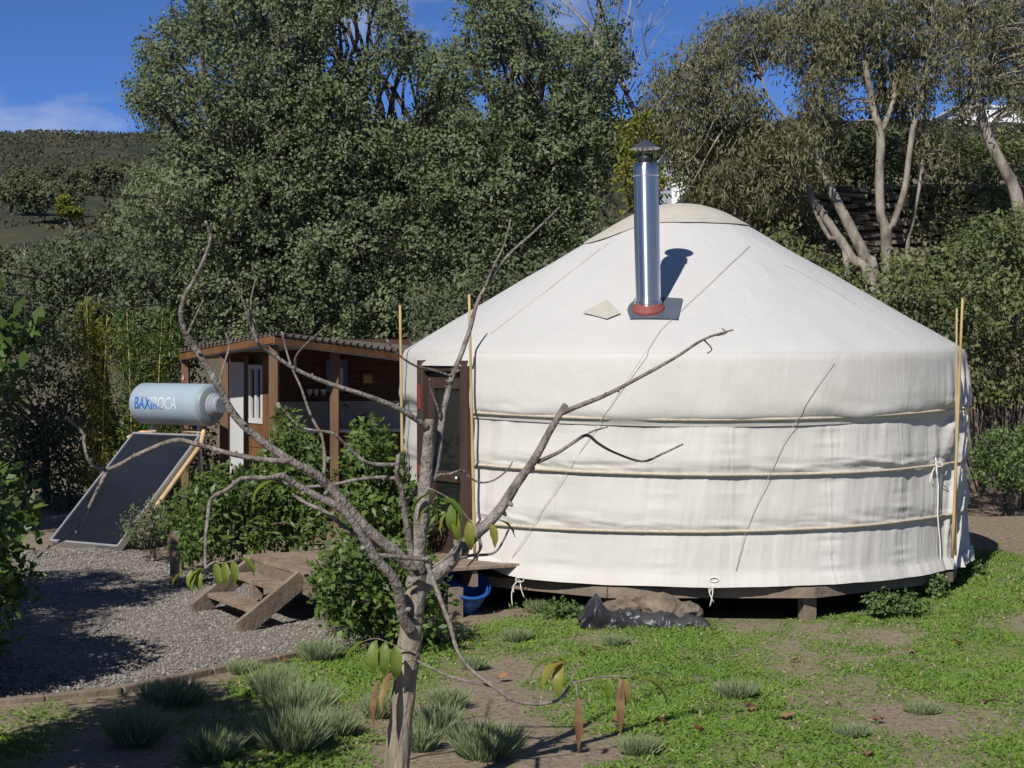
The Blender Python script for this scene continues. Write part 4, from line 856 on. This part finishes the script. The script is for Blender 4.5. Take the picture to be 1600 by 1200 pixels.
# citrus trees at the left edge, one in view, others shading the gravel
def round_tree(label, base, h, r, mat, seed, ll=.085, n=26, low=.25, group=None, squash=1.0, name='citrus_tree', rb_=.42):
    r_ = random.Random(seed); b = Vector(base); cl = []
    for k in range(n):
        v = Vector((r_.gauss(0, 1), r_.gauss(0, 1), r_.gauss(0, 1))).normalized() * r_.uniform(.35, 1) ** .5
        cl.append((Vector((b.x + v.x * r, b.y + v.y * r, low + (h - low) * (.5 + .5 * v.z))), r_.uniform(.8, 1.2) * rb_))
    return make_tree(name, label, b, cl, M[mat], M['bark_oak'], .07, sprigs=52, nper=13, ll=ll, lw=ll * .48, spread=.12, forks=[b + Vector((0, 0, .7)), b + Vector((.1, .1, 1.4))], group=group, limb_every=2)
round_tree('glossy green citrus tree at the shaded edge of the gravel', (-3.98, 10.5, 0), 1.75, .92, 'leaf_laurel', 1, n=44, low=.05, rb_=.36)
round_tree('shade tree rising behind the citrus beside the gravel', (-5.45, 9.7, 0), 3.6, .95, 'leaf_laurel', 6, n=44, low=.9)
round_tree('leafy tree casting shade over the dark lawn corner', (-3.15, 6.9, 0), 3.2, .95, 'leaf_laurel', 2, n=46, low=.5)
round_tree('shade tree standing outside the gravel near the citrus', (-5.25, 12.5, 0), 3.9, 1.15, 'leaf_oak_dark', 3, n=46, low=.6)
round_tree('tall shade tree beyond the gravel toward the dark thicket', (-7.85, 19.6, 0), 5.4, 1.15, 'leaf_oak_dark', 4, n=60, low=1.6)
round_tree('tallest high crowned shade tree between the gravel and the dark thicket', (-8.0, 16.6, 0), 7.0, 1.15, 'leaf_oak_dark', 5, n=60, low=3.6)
for i, (x, y, h, r) in enumerate([(-14, -26, 6, 3), (-5, -30, 6.5, 3), (4, -27, 6, 3), (12, -24, 6, 3), (19, -14, 6, 3), (22, -2, 6, 3), (-22, -16, 6, 3), (-24, -4, 6, 3), (20, 9, 6, 2.6), (-20, 7, 6, 2.6)]):  # trees added out of view round the camera, so the chimney reflects dark foliage
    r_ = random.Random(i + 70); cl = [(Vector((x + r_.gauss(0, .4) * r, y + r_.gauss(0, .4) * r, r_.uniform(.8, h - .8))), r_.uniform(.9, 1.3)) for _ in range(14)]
    make_tree('reflection_tree', 'leafy dark tree added out of view for the steel chimney to reflect', (x, y, 0), cl, M['leaf_oak_dark'], M['bark_oak'], .14, sprigs=9, nper=12, ll=.3, lw=.2, spread=.4, forks=[Vector((x, y, 1.8))], group='unseen trees added for the chimney reflection', limb_every=3)
# ------------------------------------------------------------------ hillside shrubs, houses
def hill_bush(px, d, w, h, label, seed, mat='leaf_hill', name='hillside_bush'):
    x = (px - 800) / F * d; z = float(gz(x, d)); r_ = random.Random(seed); cl = [(Vector((x + r_.uniform(-.35, .35) * w, d + r_.uniform(-.3, .3) * w, z + h * r_.uniform(.35, .8))), w * r_.uniform(.2, .32)) for _ in range(9)]
    return make_tree(name, label, (x, d, z), cl, M[mat], M['bark_oak'], .08, sprigs=max(4, int(30 * (.5 / (w * .26))**2)), nper=12, ll=.05 * w + .05, lw=.03 * w + .03, spread=.10 * w, forks=[Vector((x, d, z + h * .3))], cat='bush', group='bushes on the far hillside', limb_every=4)
HB = 'dark bush scattered over the brown hillside beyond the oaks'
for i, (px, d, w, h) in enumerate([(20, 75, 4, 3.2), (62, 68, 4.2, 4.2), (95, 72, 3.4, 3.4), (165, 82, 4, 4.4), (210, 90, 4, 4), (130, 95, 4, 2.6), (185, 64, 2.6, 2), (240, 75, 5, 4.4), (45, 100, 5, 2.6), (100, 110, 5, 2.6), (10, 52, 2.6, 1.6), (98, 55, 1.7, 1.0), (150, 54, 3, 1.6), (215, 58, 4, 3)]): hill_bush(px, d, w * .5, h * .5, HB, i)
hill_bush(110, 66, .8, 1.5, 'bright yellow green poplar shrub on the hillside', 31, 'leaf_yellow', 'hillside_shrub')
bt2 = thing('bare_tree', 'small leafless tree on the grassy hillside below the dark bushes', 'tree', (-13.8, 49, float(gz(-13.8, 49)))); m = MB(); rb = random.Random(9)
for k in range(3): twig(m, Vector((-13.8, 49, float(gz(-13.8, 49)) - .1)), Vector((rb.uniform(-.6, .6), 0, 1)).normalized(), .7, .05, 3, rb)
m.build('trunk', M['bark_pale'], bt2, smooth=True)
def house(name, label, px, py, d, w, h, dep=6):
    q = at(px, py, d); x, z = q.x, q.z; t = thing(name, label, 'house', (x, d, z))
    MB().box((x, d + dep / 2, z + h / 2 - 1.5), (w / 2, dep / 2, h / 2 + 1.5)).build('wall', M['house_white'], t)
    MB().box((x, d + dep / 2, z + h + .05), (w / 2 + .1, dep / 2 + .1, .05)).build('roof', M['house_white'], t)
    for s_ in np.linspace(-.35, .35, 3):
        wn_ = MB().box((x + s_ * w, d - .012, z + h * .5), (.16, .012, .17)).build('window', M['grey_tile'], t); MB().box((x + s_ * w, d - .035, z + h * .5 - .20), (.2, .03, .02)).build('sill', M['house_white'], wn_)
house('white_house', 'white house up the slope, glimpsed between the pale trees and chimney', 1084, 258, 74, 1.9, .75)
house('white_house', 'long white house on the slope above the slate wall', 1560, 190, 72, 3.4, .58)
x = rng.uniform(-.32, .34, 140000); y = np.exp(rng.uniform(math.log(27), math.log(520), 140000)); x = x * y
kk = fbm(x / 5 + 2, y / 9, 131, 4) > .47; x, y = x[kk], y[kk]; n = len(x)
V = leaf_arrays(np.stack([x, y, gz(x, y)], -1) + rng.normal(size=(n, 3)) * .05, rng.normal(size=(n, 3)) * .6 + np.array([0, 0, .7]), .05 + y * .0018, .03 + y * .0012)
tag(link_mesh('hillside_scrub', quads_mesh('hillside_scrub', V, np.clip(fbm(x / 4, y / 6, 135) * 1.2 - .1 + rng.random(n) * .35, 0, 1)), mat_leaf('scrub', [(0, (.030, .040, .026)), (.5, (.052, .060, .036)), (.8, (.085, .078, .050)), (1, (.14, .115, .075))], .8, .15, .1)), 'dry brown green scrub covering the hillside', 'scrub', kind='stuff')
# ------------------------------------------------------------------ lawn
def scatter(n, px0, px1, py0, py1):
    u_ = rng.uniform(px0, px1, n); d0 = EYE * F / (py1 - HOR); d1 = EYE * F / (py0 - HOR); d = np.sqrt(rng.uniform(d0**2, d1**2, n)); return (u_ - 800) / F * d, d
x, y = scatter(520000, -150, 1750, 840, 1260)
mk = lawn_mask(x, y); fine = vnoise(x * 9, y * 6, 95)
inside = (np.hypot(x - YC.x, y - YC.y) < 2.45) | in_poly(x, y, GP)
kk = (rng.random(len(x)) < np.clip((mk - .455) * 6, 0.03, 1) * np.clip(fine * 1.7 - .05, .12, 1)) & ~inside
x, y, mk = x[kk], y[kk], mk[kk]; n = len(x)
P = np.stack([x, y, gz(x, y) + .002], -1); A = unit(rng.normal(size=(n, 3)) * np.array([.8, .8, .2]) + np.array([0, 0, .42]))
hgt = rng.uniform(.014, .034, n) * (1 + .5 * (mk > .6)); tone = np.clip(.08 + rng.random(n) * .42 + .35 * (fbm(x * 2.3, y * 1.6, 97) - .4), 0, .66)
dry = rng.random(n) < np.clip(.22 - (mk - .45) * .5, .05, .6); tone = np.where(dry, rng.uniform(.74, 1, n), tone)
V = leaf_arrays(P, A, hgt, rng.uniform(.008, .016, n), rng.normal(size=(n, 3)) * .35 + np.array([-.2, -.5, .8]))
tag(link_mesh('lawn_grass', quads_mesh('lawn_grass', V, tone), M['grass']), 'short patchy green lawn grass before the yurt', 'grass', kind='stuff')
# dry straw lying flat
x, y = scatter(9000, -150, 1750, 860, 1260); kk = ~((np.hypot(x - YC.x, y - YC.y) < 2.5) | in_poly(x, y, GP)); x, y = x[kk], y[kk]; n = len(x)
V = leaf_arrays(np.stack([x, y, gz(x, y) + .012], -1), np.stack([rng.normal(size=n), rng.normal(size=n) * .7, rng.normal(size=n) * .06], -1), rng.uniform(.03, .14, n), .005, N=np.tile([0, 0, 1.], (n, 1)))
tag(link_mesh('dry_straw', quads_mesh('dry_straw', V, rng.uniform(.82, 1, n)), M['grass']), 'dry straw and dead stalks strewn over the lawn', 'straw', kind='stuff')
# tufts of longer grass
TL = [(215, 1165, .16, .24), (430, 1085, .15, .20), (470, 1120, .20, .25), (455, 1175, .20, .26), (500, 1032, .18, .16), (525, 1150, .13, .18), (762, 1188, .20, .20), (700, 1108, .13, .14), (685, 1145, .15, .17), (655, 1175, .12, .16), (808, 1000, .14, .10), (962, 1008, .12, .09), (1150, 1092, .17, .11), (270, 1100, .24, .16), (380, 1052, .12, .10), (850, 957, .20, .12), (905, 962, .16, .10), (690, 1000, .22, .13), (1000, 1180, .14, .10), (590, 1120, .11, .15), (1330, 1150, .14, .07), (640, 995, .2, .2), (1440, 1110, .16, .06), (330, 1190, .16, .18), (740, 1045, .12, .09)]
TLAB = {0: 'tall grey green grass tuft in the shaded lawn corner by the edging', 1: 'long grass tuft in the dense trio between edging and tree trunk', 2: 'long grass tuft in the dense trio between edging and tree trunk', 3: 'long grass tuft in the dense trio between edging and tree trunk', 4: 'grass tuft against the far end of the timber edging', 5: 'small grass tuft between the dense trio and the young tree', 6: 'widest grey green tuft, growing in the young tree branch shadow', 7: 'grass tuft right beside the young tree trunk', 8: 'grass tuft right beside the young tree trunk', 9: 'grass tuft right beside the young tree trunk', 10: 'low tuft on the lawn below the hanging tied cord', 11: 'low tuft just in front of the black plastic sheet', 13: 'dark spreading tuft in shade along the middle of the edging', 14: 'small tuft touching the sunny part of the timber edging', 15: 'grass tuft at the yurt platform beside the black sheet', 16: 'grass tuft at the yurt platform beside the black sheet', 17: 'grass tuft in front of the blue tub', 19: 'small tuft under the hanging leaves of the young tree', 21: 'grass tuft at the foot of the dark shrub by the deck'}
for ti, (px, py, rw, h) in enumerate(TL):
    b = ground_at(px, py); b.z = float(gz(b.x, b.y)); n = int(900 * rw / .2); a = rng.uniform(0, 6.28, n); rr = rw * np.sqrt(rng.random(n)) * .6
    P = np.stack([rr * np.cos(a), rr * np.sin(a), 0 * rr], -1); A = np.stack([np.cos(a) * rr / rw * 1.1 + rng.normal(size=n) * .28, np.sin(a) * rr / rw * 1.1 + rng.normal(size=n) * .28, np.ones(n)], -1)
    V = leaf_arrays(P, A, rng.uniform(.5, 1.1, n) * h, rng.uniform(.005, .010, n), rng.normal(size=(n, 3)) * .5 + np.array([-.35, -.8, .4]), fold=.1)
    tag(link_mesh('grass_tuft', quads_mesh('grass_tuft', V, rng.random(n)), M['tuft'], None, b), TLAB.get(ti, 'low grey green tuft standing alone in the open lawn'), 'grass tuft', 'grass tufts on the lawn')
# weeds at the platform edge
def weeds(label, px, py, w, h, n, seed):
    b = ground_at(px, py); b.z = float(gz(b.x, b.y)); r_ = random.Random(seed); cl = []
    for k in range(n): cl.append((Vector((b.x + r_.uniform(-w, w), b.y + r_.uniform(-.12, .12), b.z + h * r_.uniform(.2, .7))), r_.uniform(.06, .10)))
    return make_tree('weed_patch', label, b, cl, M['leaf_bush'], M['bark_oak'], .01, sprigs=420, nper=9, ll=.034, lw=.026, spread=.035, cat='weeds', nolimb=True)
weeds('low green leafy weeds against the platform beside the hanging strap', 1395, 972, .28, .20, 16, 81)
weeds('tall green weeds growing at the foot of the hanging strap', 1440, 950, .16, .26, 9, 83)
weeds('small green weeds at the yurt edge by bare soil', 1510, 925, .22, .14, 9, 82)
weeds('green weeds under the platform beside the black sheet', 858, 968, .26, .16, 12, 84)
# fallen leaves
fl_src = None
for i in range(26):
    px = random.uniform(250, 1600); py = random.uniform(960, 1195)
    b = ground_at(px, py)
    if math.hypot(b.x - YC.x, b.y - YC.y) < 2.7 or in_poly(np.array([b.x]), np.array([b.y]), GP)[0]: continue
    n = 6; mm = MB(); L_ = random.uniform(.05, .09); vs = []
    for k in range(n + 1):
        t = k / n; w_ = .45 * L_ * math.sin(math.pi * min(.98, t * .95 + .03)); zc = .02 + .03 * t * t * random.uniform(0, 1)
        vs += [(t * L_, -w_, zc + .012), (t * L_, 0, zc), (t * L_, w_, zc + .012)]
    mm.add(vs, [(3 * k + j, 3 * k + j + 1, 3 * k + j + 4, 3 * k + j + 3) for k in range(n) for j in (0, 1)])
    b.z = float(gz(b.x, b.y)); o = mm.build('fallen_leaf', M['fallen']); o.location = b; o.rotation_euler = (random.uniform(-.3, .3), random.uniform(-.3, .1), random.uniform(0, 6.28))
    at_ = o.data.attributes.new('rnd', 'FLOAT', 'FACE'); at_.data.foreach_set('value', [random.random()] * len(o.data.polygons)); tag(o, 'dry orange brown leaf lying on the lawn', 'fallen leaf', 'fallen leaves on the lawn')
# ------------------------------------------------------------------ young tree in the foreground
TD = 7.8
ytree = thing('young_tree', 'bare young tree with pale trunk and a few drooping leaves in front of the yurt', 'tree', ((615 - 800) / F * TD, TD, 0))
def limb(pts, w0, w1, dz=0.0, name='branch', mat='bark_young', d0=0.0, knobs=True, tip=None):
    n = len(pts); P = [np.array(at(p[0], p[1], TD + d0 + (dz - d0) * (i / (n - 1)))) for i, p in enumerate(pts)]
    sp = spline(P, 5); rr = (.84 if name in ('trunk', 'leader_stem') else .74) * np.interp(np.linspace(0, 1, len(sp)), [0, 1], [w0, w1]) / F * TD / 2 * np.array([1 + random.uniform(-.06, .06) for _ in sp])
    m = MB(); m.tube(sp, list(rr), 12 if w0 > 14 else 8)
    if knobs:
        for _ in range(max(2, len(sp) // 6)):
            i = random.randrange(2, len(sp) - 1); v = Vector(rng.normal(size=3)).normalized(); q = Vector(sp[i]); m.tube([q, q + v * rr[i] * 1.5, q + v * rr[i] * 1.9], [rr[i] * .55, rr[i] * .45, rr[i] * .15], 6)
    return m.build(name, M[mat], ytree, smooth=True)
gy = (EYE * F / TD) + HOR
limb([(612, gy + 30), (617, 1240), (622, 1170), (629, 1100), (637, 1030), (643, 975), (648, 930), (652, 905)], 50, 40, 0, 'trunk', 'bark_base', knobs=False)
limb([(645, 960), (650, 920), (651, 890), (652, 860), (656, 825), (662, 780), (667, 725), (669, 690), (671, 657)], 42, 19, .02, 'leader_stem', knobs=False)
limb([(668, 668), (645, 652), (620, 637), (572, 618), (510, 598), (460, 576), (425, 553), (405, 540), (390, 505), (380, 470), (364, 438)], 13, 4, -.5)
limb([(403, 538), (394, 505), (392, 470), (401, 432)], 6, 3, -.4, d0=-.38)
limb([(462, 576), (463, 556), (485, 531), (515, 506)], 5, 2.5, -.6, d0=-.4)
limb([(440, 518), (448, 550), (457, 577), (470, 605), (482, 640), (492, 662), (503, 682), (507, 712), (506, 742)], 4, 8, .25, d0=.35)
limb([(676, 752), (684, 715), (689, 665), (697, 625), (706, 590), (720, 555), (735, 512), (745, 475), (765, 438), (795, 398), (835, 362), (874, 324)], 17, 4, .5, d0=.03)
limb([(758, 448), (772, 415), (788, 382), (798, 342)], 6, 3, .4, d0=.35)
limb([(706, 588), (675, 578), (650, 572), (625, 556), (604, 531)], 6, 4, -.1, d0=.15)
limb([(688, 655), (682, 632), (673, 608), (671, 592)], 5, 3, .0, d0=.1)
limb([(690, 742), (705, 740), (722, 735), (735, 747), (752, 754), (772, 750), (792, 735), (801, 721)], 6, 3, .25, d0=.06)
limb([(662, 752), (680, 745), (690, 741)], 9, 6, .06)
limb([(648, 885), (642, 862), (637, 830), (631, 795), (627, 765), (620, 745), (623, 710)], 17, 9, -.12)
limb([(622, 748), (600, 746), (575, 747), (550, 751), (522, 757), (490, 760), (465, 760), (434, 751)], 9, 6, .35, d0=-.08)
limb([(622, 726), (597, 726), (572, 722), (547, 702), (532, 687), (517, 676), (477, 670), (458, 658), (434, 629)], 9, 4, -.3, d0=-.08)
limb([(634, 790), (648, 768), (656, 750), (660, 735)], 6, 4, .1)
limb([(655, 905), (640, 885), (612, 858), (577, 830), (545, 795), (510, 757), (485, 737), (450, 718), (400, 682), (365, 647), (342, 605), (312, 555), (292, 525), (283, 495), (288, 465), (302, 440), (320, 402), (329, 372), (321, 345)], 27, 5, -.55)
limb([(292, 524), (303, 500), (318, 468)], 5, 3, -.5, d0=-.44)
limb([(342, 603), (350, 570), (358, 540), (352, 520)], 5, 3, -.3, d0=-.42)
limb([(452, 721), (410, 718), (360, 709), (307, 694), (273, 688), (220, 708), (170, 733), (142, 724), (132, 697), (130, 677), (112, 660), (103, 650)], 12, 5, -.35, d0=-.27)
limb([(167, 735), (155, 760), (140, 790), (117, 833), (80, 852), (58, 872)], 9, 4, -.5, d0=-.33)
limb([(642, 985), (630, 965), (625, 940), (621, 918), (610, 897), (590, 876), (575, 852), (553, 818), (530, 793), (495, 776), (462, 757), (440, 742)], 25, 13, -.40, d0=-.06)
limb([(441, 742), (418, 747), (378, 748), (357, 764), (330, 779), (325, 805), (321, 845), (321, 890)], 11, 6, -.7, d0=-.39)
limb([(615, 862), (585, 850), (553, 835), (510, 801), (482, 788), (456, 772)], 12, 8, .15, d0=.02)
limb([(573, 866), (600, 868), (630, 871), (668, 874)], 9, 10, -.16, d0=-.22)
limb([(664, 872), (680, 915), (695, 955), (705, 982), (715, 1017), (738, 1048), (770, 1072), (803, 1094), (840, 1100), (873, 1093), (893, 1068)], 11, 6, -.5, d0=-.14)
limb([(640, 1026), (675, 1044), (712, 1060), (772, 1073)], 5, 6, -.34, d0=-.02)
limb([(652, 925), (675, 903), (697, 884), (718, 860), (742, 835), (765, 815), (787, 788), (810, 752), (835, 718), (860, 672), (884, 632)], 36, 13, .30, 'branch')
limb([(878, 645), (905, 634), (947, 617), (993, 593), (1053, 560), (1100, 530), (1146, 515)], 12, 4, .15, d0=.28)
limb([(1100, 531), (1112, 545), (1105, 552)], 4, 3, .2, d0=.18, knobs=False)
limb([(1120, 524), (1135, 520), (1128, 513)], 4, 3, .2, d0=.17, knobs=False)
limb([(840, 722), (872, 707), (895, 692), (917, 680), (935, 693), (960, 707), (1003, 721), (1033, 710), (1067, 694)], 9, 4, .7, d0=.25)
limb([(917, 680), (925, 674), (950, 667)], 6, 3, .5, d0=.45)
limb([(706, 876), (735, 868), (765, 866), (780, 856), (795, 827)], 8, 4, .0, d0=.08)
limb([(636, 918), (660, 898), (690, 877), (711, 862), (720, 842)], 7, 4, -.12, d0=-.08)
limb([(738, 838), (752, 850), (745, 868), (730, 885)], 6, 3, .1, d0=.1)
# sawn face on the cut leader
q = at(671, 656, TD + .02); MB().lathe([(.0205, -.004), (.0195, .003)], q, (.03, 0, 1), 14).build('cut_face', M['wood_deck'], ytree)
# leaves
def leafmesh(L_, w_, curl, seed):
    r_ = random.Random(seed); m = MB(); n = 10; ang = 0; p = Vector((0, 0, 0)); vs = []
    for k in range(n + 1):
        t = k / n; wd_ = w_ * math.sin(math.pi * min(.985, .04 + .93 * t**.85)) * .5; fold = .35 * wd_ + .004 * r_.uniform(-1, 1)
        nrm_ = Vector((-math.sin(ang), 0, math.cos(ang))); vs += [p + Vector((0, -wd_, 0)) + nrm_ * fold, p, p + Vector((0, wd_, 0)) + nrm_ * fold]
        p = p + Vector((math.cos(ang), 0, math.sin(ang))) * L_ / n; ang -= curl / n
    m.add(vs, [(3 * k + j, 3 * k + j + 1, 3 * k + j + 4, 3 * k + j + 3) for k in range(n) for j in (0, 1)])
    me = bpy.data.meshes.new('leaf'); me.from_pydata([tuple(v) for v in m.v], [], m.f); me.materials.append(M['leaf_young']); me.polygons.foreach_set('use_smooth', [True] * len(me.polygons)); return me
LM = [leafmesh(.175, .058, 1.3, 1), leafmesh(.20, .06, 1.7, 2), leafmesh(.14, .05, 1.0, 3), leafmesh(.22, .034, .6, 4)]
def bigleaf(px, py, ddz, az, pitch, kind, hue, s=1.0, roll=0):
    o = bpy.data.objects.new('leaf', LM[kind]); COL.objects.link(o); o.parent = ytree; o.location = at(px, py, TD + ddz) - Vector(ytree.location)
    o.rotation_euler = Matrix.Rotation(R(az), 3, 'Z').to_euler(); mt = Matrix.Rotation(R(az), 3, 'Z') @ Matrix.Rotation(R(-pitch), 3, 'Y') @ Matrix.Rotation(R(roll), 3, 'X'); o.rotation_euler = mt.to_euler(); o.scale = (s,) * 3; o.color = (hue, hue, hue, 1)
def stalk(pts, d0, d1): limb(pts, 4, 2.5, d1, 'leaf_stalk', 'bark_young', d0, knobs=False)
stalk([(655, 1022), (620, 1010), (590, 998), (568, 1002)], -.05, -.15)
for px, py, az, pt, kd, hu in [(572, 1002, 200, -20, 0, .0), (588, 1000, 250, -50, 0, .05), (602, 1003, 265, -55, 0, -.02), (618, 1008, 280, -60, 0, .05), (612, 1045, 240, -50, 3, .55), (590, 1062, 245, -65, 3, .62)]: bigleaf(px, py, -.14, az, pt, kd, hu, .95)
stalk([(612, 1045), (640, 1032), (656, 1022)], -.14, -.05)
stalk([(662, 760), (690, 772), (715, 790), (735, 815)], .0, -.1)
for px, py, az, pt, kd, hu in [(680, 770, 170, -10, 0, .0), (695, 778, 330, -20, 0, .05), (708, 786, 250, -60, 1, .02), (722, 798, 230, -50, 1, .1), (735, 812, 260, -65, 0, .25), (700, 800, 200, -50, 2, .3), (672, 790, 190, -40, 2, .12), (765, 818, 300, -40, 2, .35), (778, 812, 20, -20, 2, .3)]: bigleaf(px, py, -.08, az, pt, kd, hu, .85)
stalk([(893, 1068), (900, 1045), (905, 1030)], -.5, -.52)
for px, py, az, pt, kd, hu, s in [(880, 1032, 190, 15, 1, .1, .9), (884, 1034, 215, 0, 1, .3, .9), (878, 1036, 250, -30, 1, .28, .8), (902, 1040, 80, 50, 2, .1, .4), (903, 1088, 275, -70, 3, .6, 1.05), (950, 1058, 280, -65, 2, .12, .75), (970, 1058, 262, -70, 3, .6, 1.1), (974, 1058, 290, -60, 1, .45, .8), (984, 1060, 355, 5, 1, .18, 1.15)]: bigleaf(px, py, -.52, az, pt, kd, hu, s)
stalk([(893, 1068), (925, 1060), (960, 1056), (985, 1058)], -.5, -.54)
stalk([(900, 1068), (902, 1088)], -.5, -.52)
stalk([(321, 888), (335, 878), (350, 880), (375, 872)], -.7, -.7)
for px, py, az, pt, kd, hu in [(335, 880, 300, -35, 0, .02), (350, 878, 290, -45, 0, .0), (362, 876, 300, -40, 0, .05), (375, 872, 330, -10, 0, .02), (318, 888, 200, -20, 0, .05), (310, 890, 230, -40, 0, .05), (300, 890, 250, -55, 2, .1), (292, 892, 190, -20, 0, .1), (312, 892, 265, -60, 2, .05)]: bigleaf(px, py, -.7, az, pt, kd, hu + .1, .62)
for px, py, az, pt, kd, hu in [(430, 752, 200, -10, 0, .2), (440, 756, 190, -20, 0, .1), (446, 752, 340, -10, 2, .2)]: bigleaf(px, py, .33, az, pt, kd, hu, .9)
